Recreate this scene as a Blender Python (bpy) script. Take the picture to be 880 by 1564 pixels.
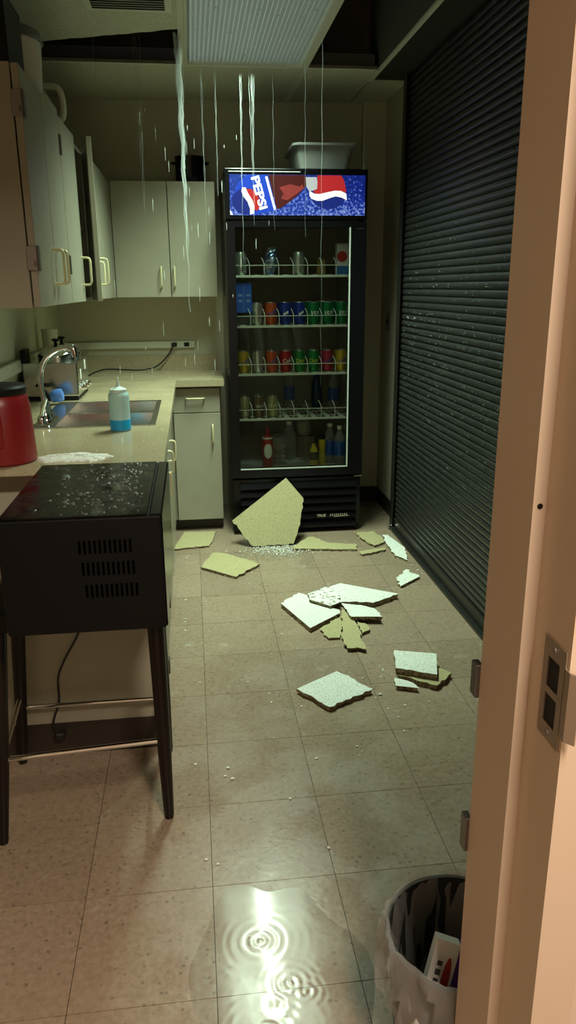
import bpy, bmesh, math, random
from mathutils import Vector, Matrix
random.seed(7)
S = bpy.context.scene
COL = S.collection
PI = math.pi
for o in list(bpy.data.objects):
    bpy.data.objects.remove(o)

# ------------------------------------------------------------------ camera
cam_d = bpy.data.cameras.new('camera'); cam = bpy.data.objects.new('camera', cam_d); COL.objects.link(cam)
cam_d.sensor_fit = 'VERTICAL'; cam_d.sensor_height = 36.0; cam_d.lens = 36.0 * 1153.25 / 1564.0
cam_d.clip_start = 0.02; cam_d.clip_end = 60
_p, _y, _r = 0.2892, 0.1223, -0.0075
fwd = Vector((math.sin(_y) * math.cos(_p), math.cos(_y) * math.cos(_p), -math.sin(_p)))
rgt = Vector((math.cos(_y), -math.sin(_y), 0)); upv = rgt.cross(fwd)
cr, sr = math.cos(_r), math.sin(_r)
rgt, upv = rgt * cr + upv * sr, upv * cr - rgt * sr
cam.matrix_world = Matrix(((rgt.x, upv.x, -fwd.x, 0), (rgt.y, upv.y, -fwd.y, 0), (rgt.z, upv.z, -fwd.z, 1.4088), (0, 0, 0, 1)))
S.camera = cam

# ------------------------------------------------------------------ world, lights, exposure
S.view_settings.view_transform = 'Standard'; S.view_settings.look = 'None'
S.view_settings.gamma = 1.0; S.view_settings.use_curve_mapping = False
S.view_settings.exposure = 0.0
W = bpy.data.worlds.new('world'); S.world = W; W.use_nodes = True
W.node_tree.nodes['Background'].inputs[0].default_value = (1.0, 0.86, 0.72, 1)
W.node_tree.nodes['Background'].inputs[1].default_value = 0.02

def area(name, loc, sx, sy, power, color, spread=180, rot=(0, 0, 0)):
    d = bpy.data.lights.new(name, 'AREA'); d.shape = 'RECTANGLE'; d.size = sx; d.size_y = sy
    d.energy = power; d.color = color; d.spread = math.radians(spread)
    o = bpy.data.objects.new(name, d); COL.objects.link(o); o.location = loc; o.rotation_euler = rot
    return o
GREEN = (0.76, 1.0, 0.77)
FIXT = area('troffer_light', (0.315, 3.60, 2.442), 0.54, 1.14, 19, GREEN, 116)
TUBE = area('troffer_tube_light', (0.315, 3.60, 2.440), 0.07, 1.14, 20, GREEN, 116)
HALL = area('hall_light', (0.52, -0.25, 2.46), 0.35, 0.8, 70, (1.0, 0.84, 0.67), 175)

# ------------------------------------------------------------------ materials
MATS = {}
def nodes(m):
    m.use_nodes = True
    return m.node_tree.nodes, m.node_tree.links
def mat(name, col, rough=0.5, metal=0.0, spec=0.5, noise=None, nscale=20, bump=0.0, bscale=60, emit=None, estr=0.0,
        trans=0.0, ior=1.45, coat=0.0, rvar=None, rscale=3.0, alpha=None):
    if name in MATS: return MATS[name]
    m = bpy.data.materials.new(name); N, L = nodes(m); b = N['Principled BSDF']
    c4 = (*col, 1)
    b.inputs['Base Color'].default_value = c4; b.inputs['Roughness'].default_value = rough
    b.inputs['Metallic'].default_value = metal; b.inputs['Specular IOR Level'].default_value = spec
    b.inputs['Transmission Weight'].default_value = trans; b.inputs['IOR'].default_value = ior
    b.inputs['Coat Weight'].default_value = coat
    if alpha is not None: b.inputs['Alpha'].default_value = alpha
    geo = None
    if noise or bump or rvar: geo = N.new('ShaderNodeNewGeometry')
    if noise:
        t = N.new('ShaderNodeTexNoise'); t.inputs['Scale'].default_value = nscale; t.inputs['Detail'].default_value = 5
        L.new(geo.outputs['Position'], t.inputs['Vector'])
        r = N.new('ShaderNodeValToRGB'); r.color_ramp.elements[0].position = 0.35; r.color_ramp.elements[1].position = 0.68
        r.color_ramp.elements[0].color = c4; r.color_ramp.elements[1].color = (*noise, 1)
        L.new(t.outputs['Fac'], r.inputs[0]); L.new(r.outputs[0], b.inputs['Base Color'])
    if bump:
        t = N.new('ShaderNodeTexNoise'); t.inputs['Scale'].default_value = bscale; t.inputs['Detail'].default_value = 4
        L.new(geo.outputs['Position'], t.inputs['Vector'])
        bp = N.new('ShaderNodeBump'); bp.inputs['Strength'].default_value = bump; bp.inputs['Distance'].default_value = 0.004
        L.new(t.outputs['Fac'], bp.inputs['Height']); L.new(bp.outputs[0], b.inputs['Normal'])
    if rvar:
        t = N.new('ShaderNodeTexNoise'); t.inputs['Scale'].default_value = rscale; t.inputs['Detail'].default_value = 3
        L.new(geo.outputs['Position'], t.inputs['Vector'])
        mr = N.new('ShaderNodeMapRange'); mr.inputs[1].default_value = 0.4; mr.inputs[2].default_value = 0.6
        mr.inputs[3].default_value = rvar[0]; mr.inputs[4].default_value = rvar[1]
        L.new(t.outputs['Fac'], mr.inputs[0]); L.new(mr.outputs[0], b.inputs['Roughness'])
    if emit:
        b.inputs['Emission Color'].default_value = (*emit, 1); b.inputs['Emission Strength'].default_value = estr
    MATS[name] = m; return m

M_wall = mat('wall_paint', (0.55, 0.51, 0.38), 0.6, bump=0.08, bscale=150)
M_lam = mat('cream_laminate', (0.375, 0.352, 0.268), 0.38, noise=(0.35, 0.33, 0.25), nscale=8)
M_lamin = mat('cabinet_inside', (0.42, 0.38, 0.29), 0.6)
M_endp = mat('end_panel', (0.48, 0.38, 0.30), 0.45, noise=(0.44, 0.35, 0.28), nscale=10)
M_toe = mat('dark_vinyl_base', (0.030, 0.022, 0.016), 0.45)
M_counter = mat('tan_counter', (0.44, 0.37, 0.23), 0.14, noise=(0.36, 0.30, 0.19), nscale=90, rvar=(0.07, 0.22), rscale=5)
M_brass = mat('cream_brass', (0.80, 0.74, 0.46), 0.35, metal=0.1)
M_hinge = mat('dark_steel', (0.16, 0.15, 0.14), 0.35, metal=0.7)
M_hplate = mat('grey_steel', (0.30, 0.27, 0.25), 0.4, metal=0.6)
M_steel = mat('stainless', (0.62, 0.65, 0.62), 0.2, metal=1.0, bump=0.05, bscale=200)
M_chrome = mat('chrome', (0.80, 0.82, 0.82), 0.07, metal=1.0)
M_black = mat('black_enamel', (0.005, 0.005, 0.006), 0.20, spec=0.35)
M_blackp = mat('black_plastic', (0.006, 0.006, 0.006), 0.5, spec=0.3)
M_blackwet = mat('wet_black_enamel', (0.004, 0.004, 0.004), 0.16, spec=0.45, rvar=(0.07, 0.30), rscale=14, bump=0.05, bscale=80)
M_liner = mat('fridge_liner', (0.30, 0.30, 0.25), 0.5)
M_wire = mat('white_wire', (0.80, 0.85, 0.74), 0.35)
M_hallp = mat('hall_wall_paint', (0.62, 0.55, 0.46), 0.6)
M_gask = mat('white_gasket', (0.55, 0.60, 0.54), 0.4)
M_shut = mat('dark_shutter_metal', (0.075, 0.08, 0.075), 0.33, metal=0.7, rvar=(0.29, 0.37), rscale=25)
M_shutd = mat('shutter_guide', (0.06, 0.06, 0.055), 0.35, metal=0.7)
M_frame = mat('door_frame_paint', (0.55, 0.43, 0.33), 0.42, bump=0.04, bscale=200)
M_ctile = mat('ceiling_tile', (0.62, 0.60, 0.47), 0.85, noise=(0.52, 0.50, 0.38), nscale=60, bump=0.3, bscale=140)
M_tbar = mat('ceiling_grid_white', (0.66, 0.66, 0.54), 0.45)
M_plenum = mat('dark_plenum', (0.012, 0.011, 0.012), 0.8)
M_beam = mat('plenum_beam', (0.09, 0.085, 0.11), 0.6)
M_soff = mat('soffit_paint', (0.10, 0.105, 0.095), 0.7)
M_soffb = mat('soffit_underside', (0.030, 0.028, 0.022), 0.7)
M_wood = mat('dark_wood', (0.009, 0.005, 0.004), 0.32, spec=0.35)
M_blackm = mat('matte_black_case', (0.0035, 0.0035, 0.0032), 0.55, spec=0.2)
M_red = mat('red_plastic', (0.22, 0.012, 0.014), 0.35)
M_white = mat('white_plastic', (0.74, 0.75, 0.70), 0.4)
M_greytub = mat('grey_plastic', (0.36, 0.38, 0.36), 0.35)
M_rubber = mat('black_rubber', (0.012, 0.011, 0.011), 0.5)

def mat_floor():
    m = bpy.data.materials.new('vinyl_floor_tile'); N, L = nodes(m); b = N['Principled BSDF']
    g = N.new('ShaderNodeNewGeometry'); oi = N.new('ShaderNodeObjectInfo')
    n1 = N.new('ShaderNodeTexNoise'); n1.inputs['Scale'].default_value = 70; n1.inputs['Detail'].default_value = 6
    n1.inputs['Distortion'].default_value = 0.6
    L.new(g.outputs['Position'], n1.inputs['Vector'])
    r = N.new('ShaderNodeValToRGB')
    for e, (p, c) in zip(r.color_ramp.elements, ((0.30, (0.255, 0.190, 0.130, 1)), (0.72, (0.345, 0.268, 0.195, 1)))):
        e.position = p; e.color = c
    e = r.color_ramp.elements.new(0.5); e.color = (0.305, 0.228, 0.160, 1)
    L.new(n1.outputs['Fac'], r.inputs[0])
    v = N.new('ShaderNodeTexVoronoi'); v.inputs['Scale'].default_value = 42; L.new(g.outputs['Position'], v.inputs['Vector'])
    vr = N.new('ShaderNodeMapRange'); vr.inputs[1].default_value = 0.10; vr.inputs[2].default_value = 0.22; vr.inputs[3].default_value = 0.62; vr.inputs[4].default_value = 1
    L.new(v.outputs['Distance'], vr.inputs[0])
    tr = N.new('ShaderNodeMapRange'); tr.inputs[3].default_value = 0.93; tr.inputs[4].default_value = 1.06; L.new(oi.outputs['Random'], tr.inputs[0])
    mu = N.new('ShaderNodeMath'); mu.operation = 'MULTIPLY'; L.new(vr.outputs[0], mu.inputs[0]); L.new(tr.outputs[0], mu.inputs[1])
    mx = N.new('ShaderNodeVectorMath'); mx.operation = 'SCALE'; L.new(r.outputs[0], mx.inputs[0]); L.new(mu.outputs[0], mx.inputs['Scale'])
    n4 = N.new('ShaderNodeTexNoise'); n4.inputs['Scale'].default_value = 5.5; n4.inputs['Detail'].default_value = 9; n4.inputs['Roughness'].default_value = 0.7
    L.new(g.outputs['Position'], n4.inputs['Vector'])
    dr_ = N.new('ShaderNodeMapRange'); dr_.inputs[1].default_value = 0.60; dr_.inputs[2].default_value = 0.74; dr_.inputs[3].default_value = 0.0; dr_.inputs[4].default_value = 0.55
    L.new(n4.outputs['Fac'], dr_.inputs[0])
    dm = N.new('ShaderNodeMix'); dm.data_type = 'RGBA'; L.new(dr_.outputs[0], dm.inputs[0]); L.new(mx.outputs[0], dm.inputs[6]); dm.inputs[7].default_value = (0.52, 0.49, 0.42, 1)
    L.new(dm.outputs[2], b.inputs['Base Color'])
    n2 = N.new('ShaderNodeTexNoise'); n2.inputs['Scale'].default_value = 4.5; n2.inputs['Detail'].default_value = 4
    L.new(g.outputs['Position'], n2.inputs['Vector'])
    rr = N.new('ShaderNodeMapRange'); rr.inputs[1].default_value = 0.40; rr.inputs[2].default_value = 0.62; rr.inputs[3].default_value = 0.20; rr.inputs[4].default_value = 0.42
    L.new(n2.outputs['Fac'], rr.inputs[0]); L.new(rr.outputs[0], b.inputs['Roughness'])
    bp = N.new('ShaderNodeBump'); bp.inputs['Strength'].default_value = 0.10; bp.inputs['Distance'].default_value = 0.003
    n3 = N.new('ShaderNodeTexNoise'); n3.inputs['Scale'].default_value = 55; L.new(g.outputs['Position'], n3.inputs['Vector'])
    L.new(n3.outputs['Fac'], bp.inputs['Height']); L.new(bp.outputs[0], b.inputs['Normal'])
    b.inputs['Specular IOR Level'].default_value = 0.45
    return m
M_floor = mat_floor()
M_grout = mat('floor_joint', (0.045, 0.033, 0.024), 0.6)

def mat_clear(name, tint=(0.9, 0.95, 0.92), gloss=0.05, base=0.03, power=1.0):
    """thin clear sheet: fresnel mix of transparent and glossy"""
    m = bpy.data.materials.new(name); N, L = nodes(m); N.remove(N['Principled BSDF']); out = N['Material Output']
    t = N.new('ShaderNodeBsdfTransparent'); t.inputs[0].default_value = (*tint, 1)
    g = N.new('ShaderNodeBsdfGlossy'); g.inputs['Roughness'].default_value = gloss
    f = N.new('ShaderNodeFresnel'); f.inputs[0].default_value = 1.42
    a = N.new('ShaderNodeMath'); a.operation = 'MULTIPLY_ADD'; a.inputs[1].default_value = power; a.inputs[2].default_value = base
    a.use_clamp = True; L.new(f.outputs[0], a.inputs[0])
    x = N.new('ShaderNodeMixShader'); L.new(a.outputs[0], x.inputs[0]); L.new(t.outputs[0], x.inputs[1]); L.new(g.outputs[0], x.inputs[2])
    L.new(x.outputs[0], out.inputs[0]); return m
def mat_film(name, col, fac, rough=0.25, tint=(1, 1, 1)):
    """cloudy translucent plastic or aerated water: part transparent, part principled"""
    m = bpy.data.materials.new(name); N, L = nodes(m); b = N['Principled BSDF']; out = N['Material Output']
    b.inputs['Base Color'].default_value = (*col, 1); b.inputs['Roughness'].default_value = rough
    t = N.new('ShaderNodeBsdfTransparent'); t.inputs[0].default_value = (*tint, 1)
    x = N.new('ShaderNodeMixShader'); x.inputs[0].default_value = fac
    L.new(t.outputs[0], x.inputs[1]); L.new(b.outputs[0], x.inputs[2]); L.new(x.outputs[0], out.inputs[0]); return m
M_glass = mat_clear('door_glass', (0.95, 0.98, 0.95), 0.03, 0.0, 0.9)
M_water = mat_clear('water_film', (0.97, 0.98, 0.97), 0.10, 0.0, 0.9)
M_drop = mat('water_drop', (0.9, 0.95, 0.93), 0.04, trans=1.0, ior=1.33)
M_stream = mat_film('falling_water', (0.80, 0.88, 0.86), 0.13, 0.12)
M_bag = mat_film('clear_bag', (0.58, 0.56, 0.54), 0.26, 0.18)
M_cloud = mat_film('cloudy_plastic', (0.50, 0.76, 0.76), 0.80, 0.3)
M_clearp = mat_film('clear_plastic', (0.62, 0.66, 0.64), 0.26, 0.12)

def mat_debris(name, top, speck, scale, amount):
    m = bpy.data.materials.new(name); N, L = nodes(m); b = N['Principled BSDF']; b.inputs['Roughness'].default_value = 0.8
    g = N.new('ShaderNodeNewGeometry')
    v = N.new('ShaderNodeTexNoise'); v.inputs['Scale'].default_value = scale; v.inputs['Detail'].default_value = 3
    L.new(g.outputs['Position'], v.inputs['Vector'])
    r = N.new('ShaderNodeValToRGB'); r.color_ramp.elements[0].position = amount; r.color_ramp.elements[0].color = (*speck, 1)
    r.color_ramp.elements[1].position = amount + 0.06; r.color_ramp.elements[1].color = (*top, 1)
    L.new(v.outputs['Fac'], r.inputs[0]); L.new(r.outputs[0], b.inputs['Base Color'])
    bp = N.new('ShaderNodeBump'); bp.inputs['Strength'].default_value = 0.4; bp.inputs['Distance'].default_value = 0.003
    L.new(v.outputs['Fac'], bp.inputs['Height']); L.new(bp.outputs[0], b.inputs['Normal'])
    return m
M_dwhite = mat_debris('tile_white_face', (0.80, 0.83, 0.77), (0.50, 0.50, 0.43), 230, 0.40)
M_dyell = mat_debris('tile_yellow_back', (0.43, 0.385, 0.20), (0.33, 0.285, 0.14), 170, 0.40)
M_dedge = mat_debris('tile_broken_edge', (0.40, 0.33, 0.20), (0.14, 0.10, 0.06), 150, 0.44)

# ------------------------------------------------------------------ mesh helpers
def BM(): return bmesh.new()
def box(bm, x0, x1, y0, y1, z0, z1, bev=0.0, seg=1):
    r = bmesh.ops.create_cube(bm, size=1.0); vs = r['verts']
    bmesh.ops.scale(bm, vec=(abs(x1 - x0), abs(y1 - y0), abs(z1 - z0)), verts=vs)
    bmesh.ops.translate(bm, vec=((x0 + x1) / 2, (y0 + y1) / 2, (z0 + z1) / 2), verts=vs)
    if bev > 0:
        es = list({e for v in vs for e in v.link_edges})
        bmesh.ops.bevel(bm, geom=es, offset=bev, segments=seg, affect='EDGES', profile=0.5)
    return bm
def B(*a, **k): return box(BM(), *a, **k)
def lathe(bm, prof, c=(0, 0, 0), n=20, cap=True):
    rings = []
    for r, z in prof:
        rings.append([bm.verts.new((c[0] + r * math.cos(2 * PI * k / n), c[1] + r * math.sin(2 * PI * k / n), c[2] + z)) for k in range(n)])
    for a, b in zip(rings, rings[1:]):
        for k in range(n): bm.faces.new((a[k], a[(k + 1) % n], b[(k + 1) % n], b[k]))
    if cap:
        bm.faces.new(list(reversed(rings[0]))); bm.faces.new(rings[-1])
    return bm
def tube(bm, pts, r, n=8, cap=True):
    pts = [Vector(p) for p in pts]; rings = []; rr = r if isinstance(r, (list, tuple)) else [r] * len(pts)
    ref = None
    for i, p in enumerate(pts):
        d = (pts[min(i + 1, len(pts) - 1)] - pts[max(i - 1, 0)]).normalized()
        if ref is None: ref = Vector((0, 0, 1)) if abs(d.z) < 0.9 else Vector((1, 0, 0))
        u = (ref - d * ref.dot(d)).normalized(); w = d.cross(u); ref = u
        rings.append([bm.verts.new(p + (u * math.cos(2 * PI * k / n) + w * math.sin(2 * PI * k / n)) * rr[i]) for k in range(n)])
    for a, b in zip(rings, rings[1:]):
        for k in range(n): bm.faces.new((a[k], a[(k + 1) % n], b[(k + 1) % n], b[k]))
    if cap:
        bm.faces.new(list(reversed(rings[0]))); bm.faces.new(rings[-1])
    return bm
def smoothpath(pts, k=5):
    P = [Vector(p) for p in pts]; out = []
    for i in range(len(P) - 1):
        p0, p1, p2, p3 = P[max(i - 1, 0)], P[i], P[i + 1], P[min(i + 2, len(P) - 1)]
        for s in range(k):
            t = s / k
            out.append(0.5 * ((2 * p1) + (p2 - p0) * t + (2 * p0 - 5 * p1 + 4 * p2 - p3) * t * t + (3 * p1 - p0 - 3 * p2 + p3) * t ** 3))
    out.append(P[-1]); return out
def prism(bm, poly, z0, z1):
    a = [bm.verts.new((x, y, z0)) for x, y in poly]; b = [bm.verts.new((x, y, z1)) for x, y in poly]
    n = len(poly)
    for k in range(n): bm.faces.new((a[k], a[(k + 1) % n], b[(k + 1) % n], b[k]))
    bm.faces.new(list(reversed(a))); bm.faces.new(b); return bm
def obj(name, bm, m, parent=None, smooth=False, loc=None):
    bmesh.ops.recalc_face_normals(bm, faces=bm.faces[:])
    if loc is not None: bmesh.ops.translate(bm, vec=(-loc[0], -loc[1], -loc[2]), verts=bm.verts[:])
    me = bpy.data.meshes.new(name); bm.to_mesh(me); bm.free()
    for mm in (m if isinstance(m, (list, tuple)) else [m]): me.materials.append(mm)
    if smooth:
        for p in me.polygons: p.use_smooth = True
        try: me.set_sharp_from_angle(angle=math.radians(40))
        except Exception: pass
    o = bpy.data.objects.new(name, me); COL.objects.link(o)
    if parent is not None: o.parent = parent
    return o
def tag(o, label=None, cat=None, group=None, kind=None):
    if label: o['label'] = label
    if cat: o['category'] = cat
    if group: o['group'] = group
    if kind: o['kind'] = kind
    return o
class Thing:
    """an Empty at the base of a thing; parts are given in world coordinates"""
    def __init__(s, name, label, cat, loc, group=None, kind=None):
        s.loc = Vector(loc); s.e = bpy.data.objects.new(name, None); COL.objects.link(s.e); s.e.location = loc
        s.e.empty_display_size = 0.05
        tag(s.e, label, cat, group, kind)
    def part(s, name, bm, m, smooth=False, parent=None, label=None):
        o = obj(name, bm, m, parent or s.e, smooth, s.loc)
        if label: o['label'] = label
        return o
def solo(name, bm, m, loc, label, cat, group=None, smooth=False, kind=None):
    o = obj(name, bm, m, None, smooth, loc); o.location = loc
    return tag(o, label, cat, group, kind)
def copy_tree(e, loc, label=None, group=None, parent=None, rotz=None):
    c = e.copy(); COL.objects.link(c); c.location = loc
    if parent is not None: c.parent = parent
    if rotz is not None: c.rotation_euler = (0, 0, rotz)
    if label: c['label'] = label
    if group: c['group'] = group
    for ch in e.children:
        d = ch.copy(); COL.objects.link(d); d.parent = c
        for g in ch.children:
            f = g.copy(); COL.objects.link(f); f.parent = d
    return c
def text_bm(s, size, bold=0.0, spacing=1.0):
    cu = bpy.data.curves.new('t', 'FONT'); cu.body = s; cu.size = size; cu.offset = bold; cu.resolution_u = 3
    cu.space_character = spacing
    o = bpy.data.objects.new('t', cu); COL.objects.link(o)
    dg = bpy.context.evaluated_depsgraph_get(); me = bpy.data.meshes.new_from_object(o.evaluated_get(dg))
    bm = BM(); bm.from_mesh(me)
    bpy.data.objects.remove(o); bpy.data.curves.remove(cu); bpy.data.meshes.remove(me)
    return bm
def bounds(bm):
    xs = [v.co.x for v in bm.verts]; ys = [v.co.y for v in bm.verts]
    return min(xs), max(xs), min(ys), max(ys)

# ------------------------------------------------------------------ room constants
XL, XR, YB, ZC = -0.80, 1.215, 4.95, 2.465
YF = 0.86            # kitchen face of the doorway wall
T = 0.3048
def struct(name, bm, m, label=None, smooth=False):
    o = obj(name, bm, m, None, smooth); o['kind'] = 'structure'
    if label: o['label'] = label
    return o

# floor: joint bed plus every tile
floor = struct('floor', B(XL - 0.1, XR + 0.1, -2.0, YB + 0.1, -0.10, -0.0022), M_grout, 'brown speckled vinyl tile floor, wet and littered')
tile_cache = {}
xs = [XL] + [i * T - 0.31 for i in range(-1, 6) if XL < i * T - 0.31 < XR] + [XR]
ys = [-2.0] + [j * T + 1.2222 for j in range(-10, 14) if -2.0 < j * T + 1.2222 < YB] + [YB]
for a, b in zip(xs, xs[1:]):
    for c, d in zip(ys, ys[1:]):
        key = (round(b - a, 4), round(d - c, 4))
        if key not in tile_cache:
            g = 0.0008; bm = B(-(b - a) / 2 + g, (b - a) / 2 - g, -(d - c) / 2 + g, (d - c) / 2 - g, -0.0032, 0.0)
            o = obj('floor_tile', bm, M_floor, floor); tile_cache[key] = o
        else:
            o = tile_cache[key].copy(); COL.objects.link(o); o.parent = floor
        o.location = ((a + b) / 2, (c + d) / 2, random.uniform(-0.0004, 0.0))

# walls
struct('wall_left', B(XL - 0.1, XL, YF, YB + 0.1, 0, 3.3), M_wall)
struct('wall_back', B(XL, XR, YB, YB + 0.1, 0, 3.3), M_wall)
struct('trim_1', B(1.075, XR, YB - 0.05, YB, 0, ZC), M_wall, 'shallow painted wall chase in the far corner')
struct('wall_right', box(B(XR, XR + 0.1, 4.285, YB + 0.1, 0, 3.3), XR, XR + 0.1, YF, 0.98, 0, 3.3), M_wall)
bm = BM(); box(bm, -1.9, -0.58, 0.735, YF, 0, 3.3); box(bm, 0.42, 1.9, 0.735, YF, 0, 3.3); box(bm, -0.58, 0.42, 0.735, YF, 2.16, 3.3)
struct('wall_front', bm, mat('hall_paint', (0.60, 0.47, 0.38), 0.6), 'doorway wall')
struct('wall_hall_left', B(-1.5, -1.4, -2.1, 0.735, 0, 2.6), M_hallp, 'hall wall')
struct('wall_hall_right', B(1.4, 1.5, -2.1, 0.735, 0, 2.6), M_hallp, 'hall wall')
struct('wall_hall_back', B(-1.5, 1.5, -2.2, -2.1, 0, 2.6), M_hallp, 'hall wall')
struct('ceiling_hall', B(-1.5, 1.5, -2.2, 0.735, 2.5, 2.6), M_hallp, 'hall ceiling')
struct('floor_hall', box(B(-1.5, XL - 0.1, -2.1, 0.735, -0.1, 0), XR + 0.1, 1.5, -2.1, 0.735, -0.1, 0), M_floor, 'hall floor')
struct('baseboard_right', B(XR - 0.008, XR, 4.30, YB - 0.06, 0, 0.10), M_toe)
struct('baseboard_back', B(0.97, XR - 0.01, YB - 0.058, YB - 0.05, 0, 0.10), M_toe)

# door frame (hollow metal, right jamb in view)
df = Thing('door_1', None, None, (0.40, 0.80, 0), kind='structure')
df.e['label'] = 'tan painted metal door frame standing at the right'
jp = [(0.38, 0.905), (0.38, 0.790), (0.396, 0.790), (0.396, 0.700), (0.450, 0.700), (0.450, 0.733), (0.42, 0.733), (0.42, 0.865), (0.44, 0.865), (0.44, 0.905)]
df.part('jamb', prism(BM(), jp, 0, 2.16), M_frame)
lj = [(-0.16 - x, y) for x, y in jp][::-1]
df.part('jamb', prism(BM(), lj, 0, 2.16), M_frame)
bm = BM(); box(bm, -0.54, 0.38, 0.79, 0.905, 2.10, 2.16); box(bm, -0.556, 0.396, 0.70, 0.79, 2.116, 2.16)
df.part('head', bm, M_frame)
# strike plate on the rabbet
sp = BM(); X = 0.3958
def yz(bm, rects, x0, x1):
    for y0, y1, z0, z1 in rects: box(bm, x0, x1, y0, y1, z0, z1)
yz(sp, [(0.705, 0.7175, 0.897, 1.022), (0.7455, 0.757, 0.897, 1.022), (0.7175, 0.7455, 0.897, 0.917), (0.7175, 0.7455, 0.9535, 0.9625), (0.7175, 0.7455, 1.000, 1.022)], X - 0.0022, X)
st = df.part('strike_plate', sp, mat('satin_nickel', (0.42, 0.34, 0.27), 0.38, metal=0.75), label='satin metal strike plate with two openings')
lip = tube(BM(), [(X - 0.001, 0.706, 0), (X - 0.001, 0.698, 0), (X + 0.004, 0.688, 0)], 0.0001, 4)
lip.free(); lip = BM(); prism(lip, [(X - 0.0022, 0.706), (X - 0.0022, 0.694), (X + 0.006, 0.684), (X + 0.008, 0.686), (X, 0.696), (X, 0.706)], 0.918, 1.003)
df.part('strike_lip', lip, mat('satin_nickel', (0.42, 0.34, 0.27), 0.38, metal=0.75), parent=st)
ho = BM(); yz(ho, [(0.7175, 0.7455, 0.917, 0.9535), (0.7175, 0.7455, 0.9625, 1.000)], X - 0.0006, X - 0.0001)
df.part('strike_opening', ho, M_blackp, parent=st)
for z in (0.907, 1.012):
    df.part('screw', tube(BM(), [(X - 0.0036, 0.7315, z), (X, 0.7315, z)], 0.0042, 12), M_hplate, parent=st)
df.part('bumper_hole', tube(BM(), [(0.3885, 0.7894, 1.166), (0.3885, 0.7902, 1.166)], 0.0034, 14), M_blackp)
for z0, z1 in ((0.852, 0.903), (0.592, 0.650)):
    df.part('bracket', B(0.374, 0.384, 0.905, 0.925, z0, z1, 0.001), M_hinge, label='small dark metal bracket on the kitchen side')
# unseen door threshold keeps the frame on the floor

# ------------------------------------------------------------------ ceiling
ceil = Thing('ceiling', None, None, (0, 0, ZC), kind='structure'); ceil.e['label'] = 'suspended tile ceiling with missing tiles'
GX = [XL + 0.11, 0.008, 0.622, 1.0]
ty0 = 4.215
def ctile(x0, x1, y0, y1, lab=None):
    return ceil.part('ceiling_tile', B(x0 + 0.006, x1 - 0.006, y0 + 0.006, y1 - 0.006, ZC - 0.002, ZC + 0.014), M_ctile, label=lab)
ctile(XL, 0.008, ty0, YB); ctile(0.008, 0.622, ty0, YB); ctile(0.622, 1.0, ty0, YB); ctile(1.0, XR, 4.42, YB)
for y0, y1 in ((2.38, 2.99), (1.77, 2.38), (1.16, 1.77), (0.86, 1.16)):
    for x0, x1 in ((XL, GX[0]), (GX[0], 0.008), (0.008, 0.622), (0.622, 1.0)):
        ctile(x0, x1, y0, y1)
ctile(XL, GX[0], 2.99, ty0)
# torn tile with the air grille
tb = BM(); edge = []
n = 26
for k in range(n + 1):
    x = GX[0] + 0.006 + (0.008 - GX[0] - 0.012) * k / n
    edge.append((x, 3.935 - 0.26 * k / n * 0.98 + random.uniform(-0.006, 0.006)))
prism(tb, [(GX[0] + 0.006, 2.996), (0.002, 2.996)] + edge[::-1], ZC - 0.003, ZC + 0.013)
torn = ceil.part('ceiling_tile', tb, [M_ctile], label='torn soggy ceiling tile around the air grille')
gf = BM(); box(gf, -0.36, -0.02, 3.10, 3.47, ZC - 0.010, ZC - 0.003, 0.003)
gr = ceil.part('air_grille', gf, M_tbar, label='white air grille with dark slots')
for k in range(13):
    y = 3.13 + k * 0.0245
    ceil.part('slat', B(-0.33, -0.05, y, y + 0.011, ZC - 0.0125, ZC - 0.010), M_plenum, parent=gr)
# grid bars
bars = [(GX[0] - 0.012, GX[0] + 0.012, YF, ty0), (-0.004, 0.020, YF, YB), (0.610, 0.634, YF, YB), (0.988, 0.998, 4.215, 4.44)]
for x0, x1, y0, y1 in bars:
    ceil.part('grid_bar', B(x0, x1, y0, y1, ZC - 0.006, ZC - 0.0025), M_tbar)
for (x0, x1, y) in ((XL, -0.006, ty0), (0.636, 0.986, ty0), (0.022, 0.608, ty0), (0.022, 0.608, 2.99), (XL, -0.006, 2.99)):
    ceil.part('grid_bar', B(x0, x1, y - 0.011, y + 0.011, ZC - 0.0055, ZC - 0.002), M_tbar)
ceil.part('grid_web', B(XL, -0.01, ty0 + 0.012, ty0 + 0.02, ZC + 0.015, ZC + 0.07), M_beam, label='grey cross bar seen through the hole')
ceil.part('grid_web', B(0.64, 0.98, ty0 + 0.012, ty0 + 0.02, ZC + 0.015, ZC + 0.07), M_soff, label='grey cross bar seen through the hole')
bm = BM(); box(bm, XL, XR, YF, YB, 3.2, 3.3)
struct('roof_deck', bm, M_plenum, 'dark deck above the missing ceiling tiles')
so = Thing('soffit', None, None, (1.1, 2.6, ZC), kind='structure'); so.e['label'] = 'dark boxed soffit above the rolling shutter'
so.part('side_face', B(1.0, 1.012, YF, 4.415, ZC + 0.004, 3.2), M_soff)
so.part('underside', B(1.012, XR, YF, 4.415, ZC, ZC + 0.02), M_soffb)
so.part('metal_edge', B(0.994, 1.014, YF, 4.415, ZC - 0.008, ZC + 0.003), M_tbar)

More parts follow.
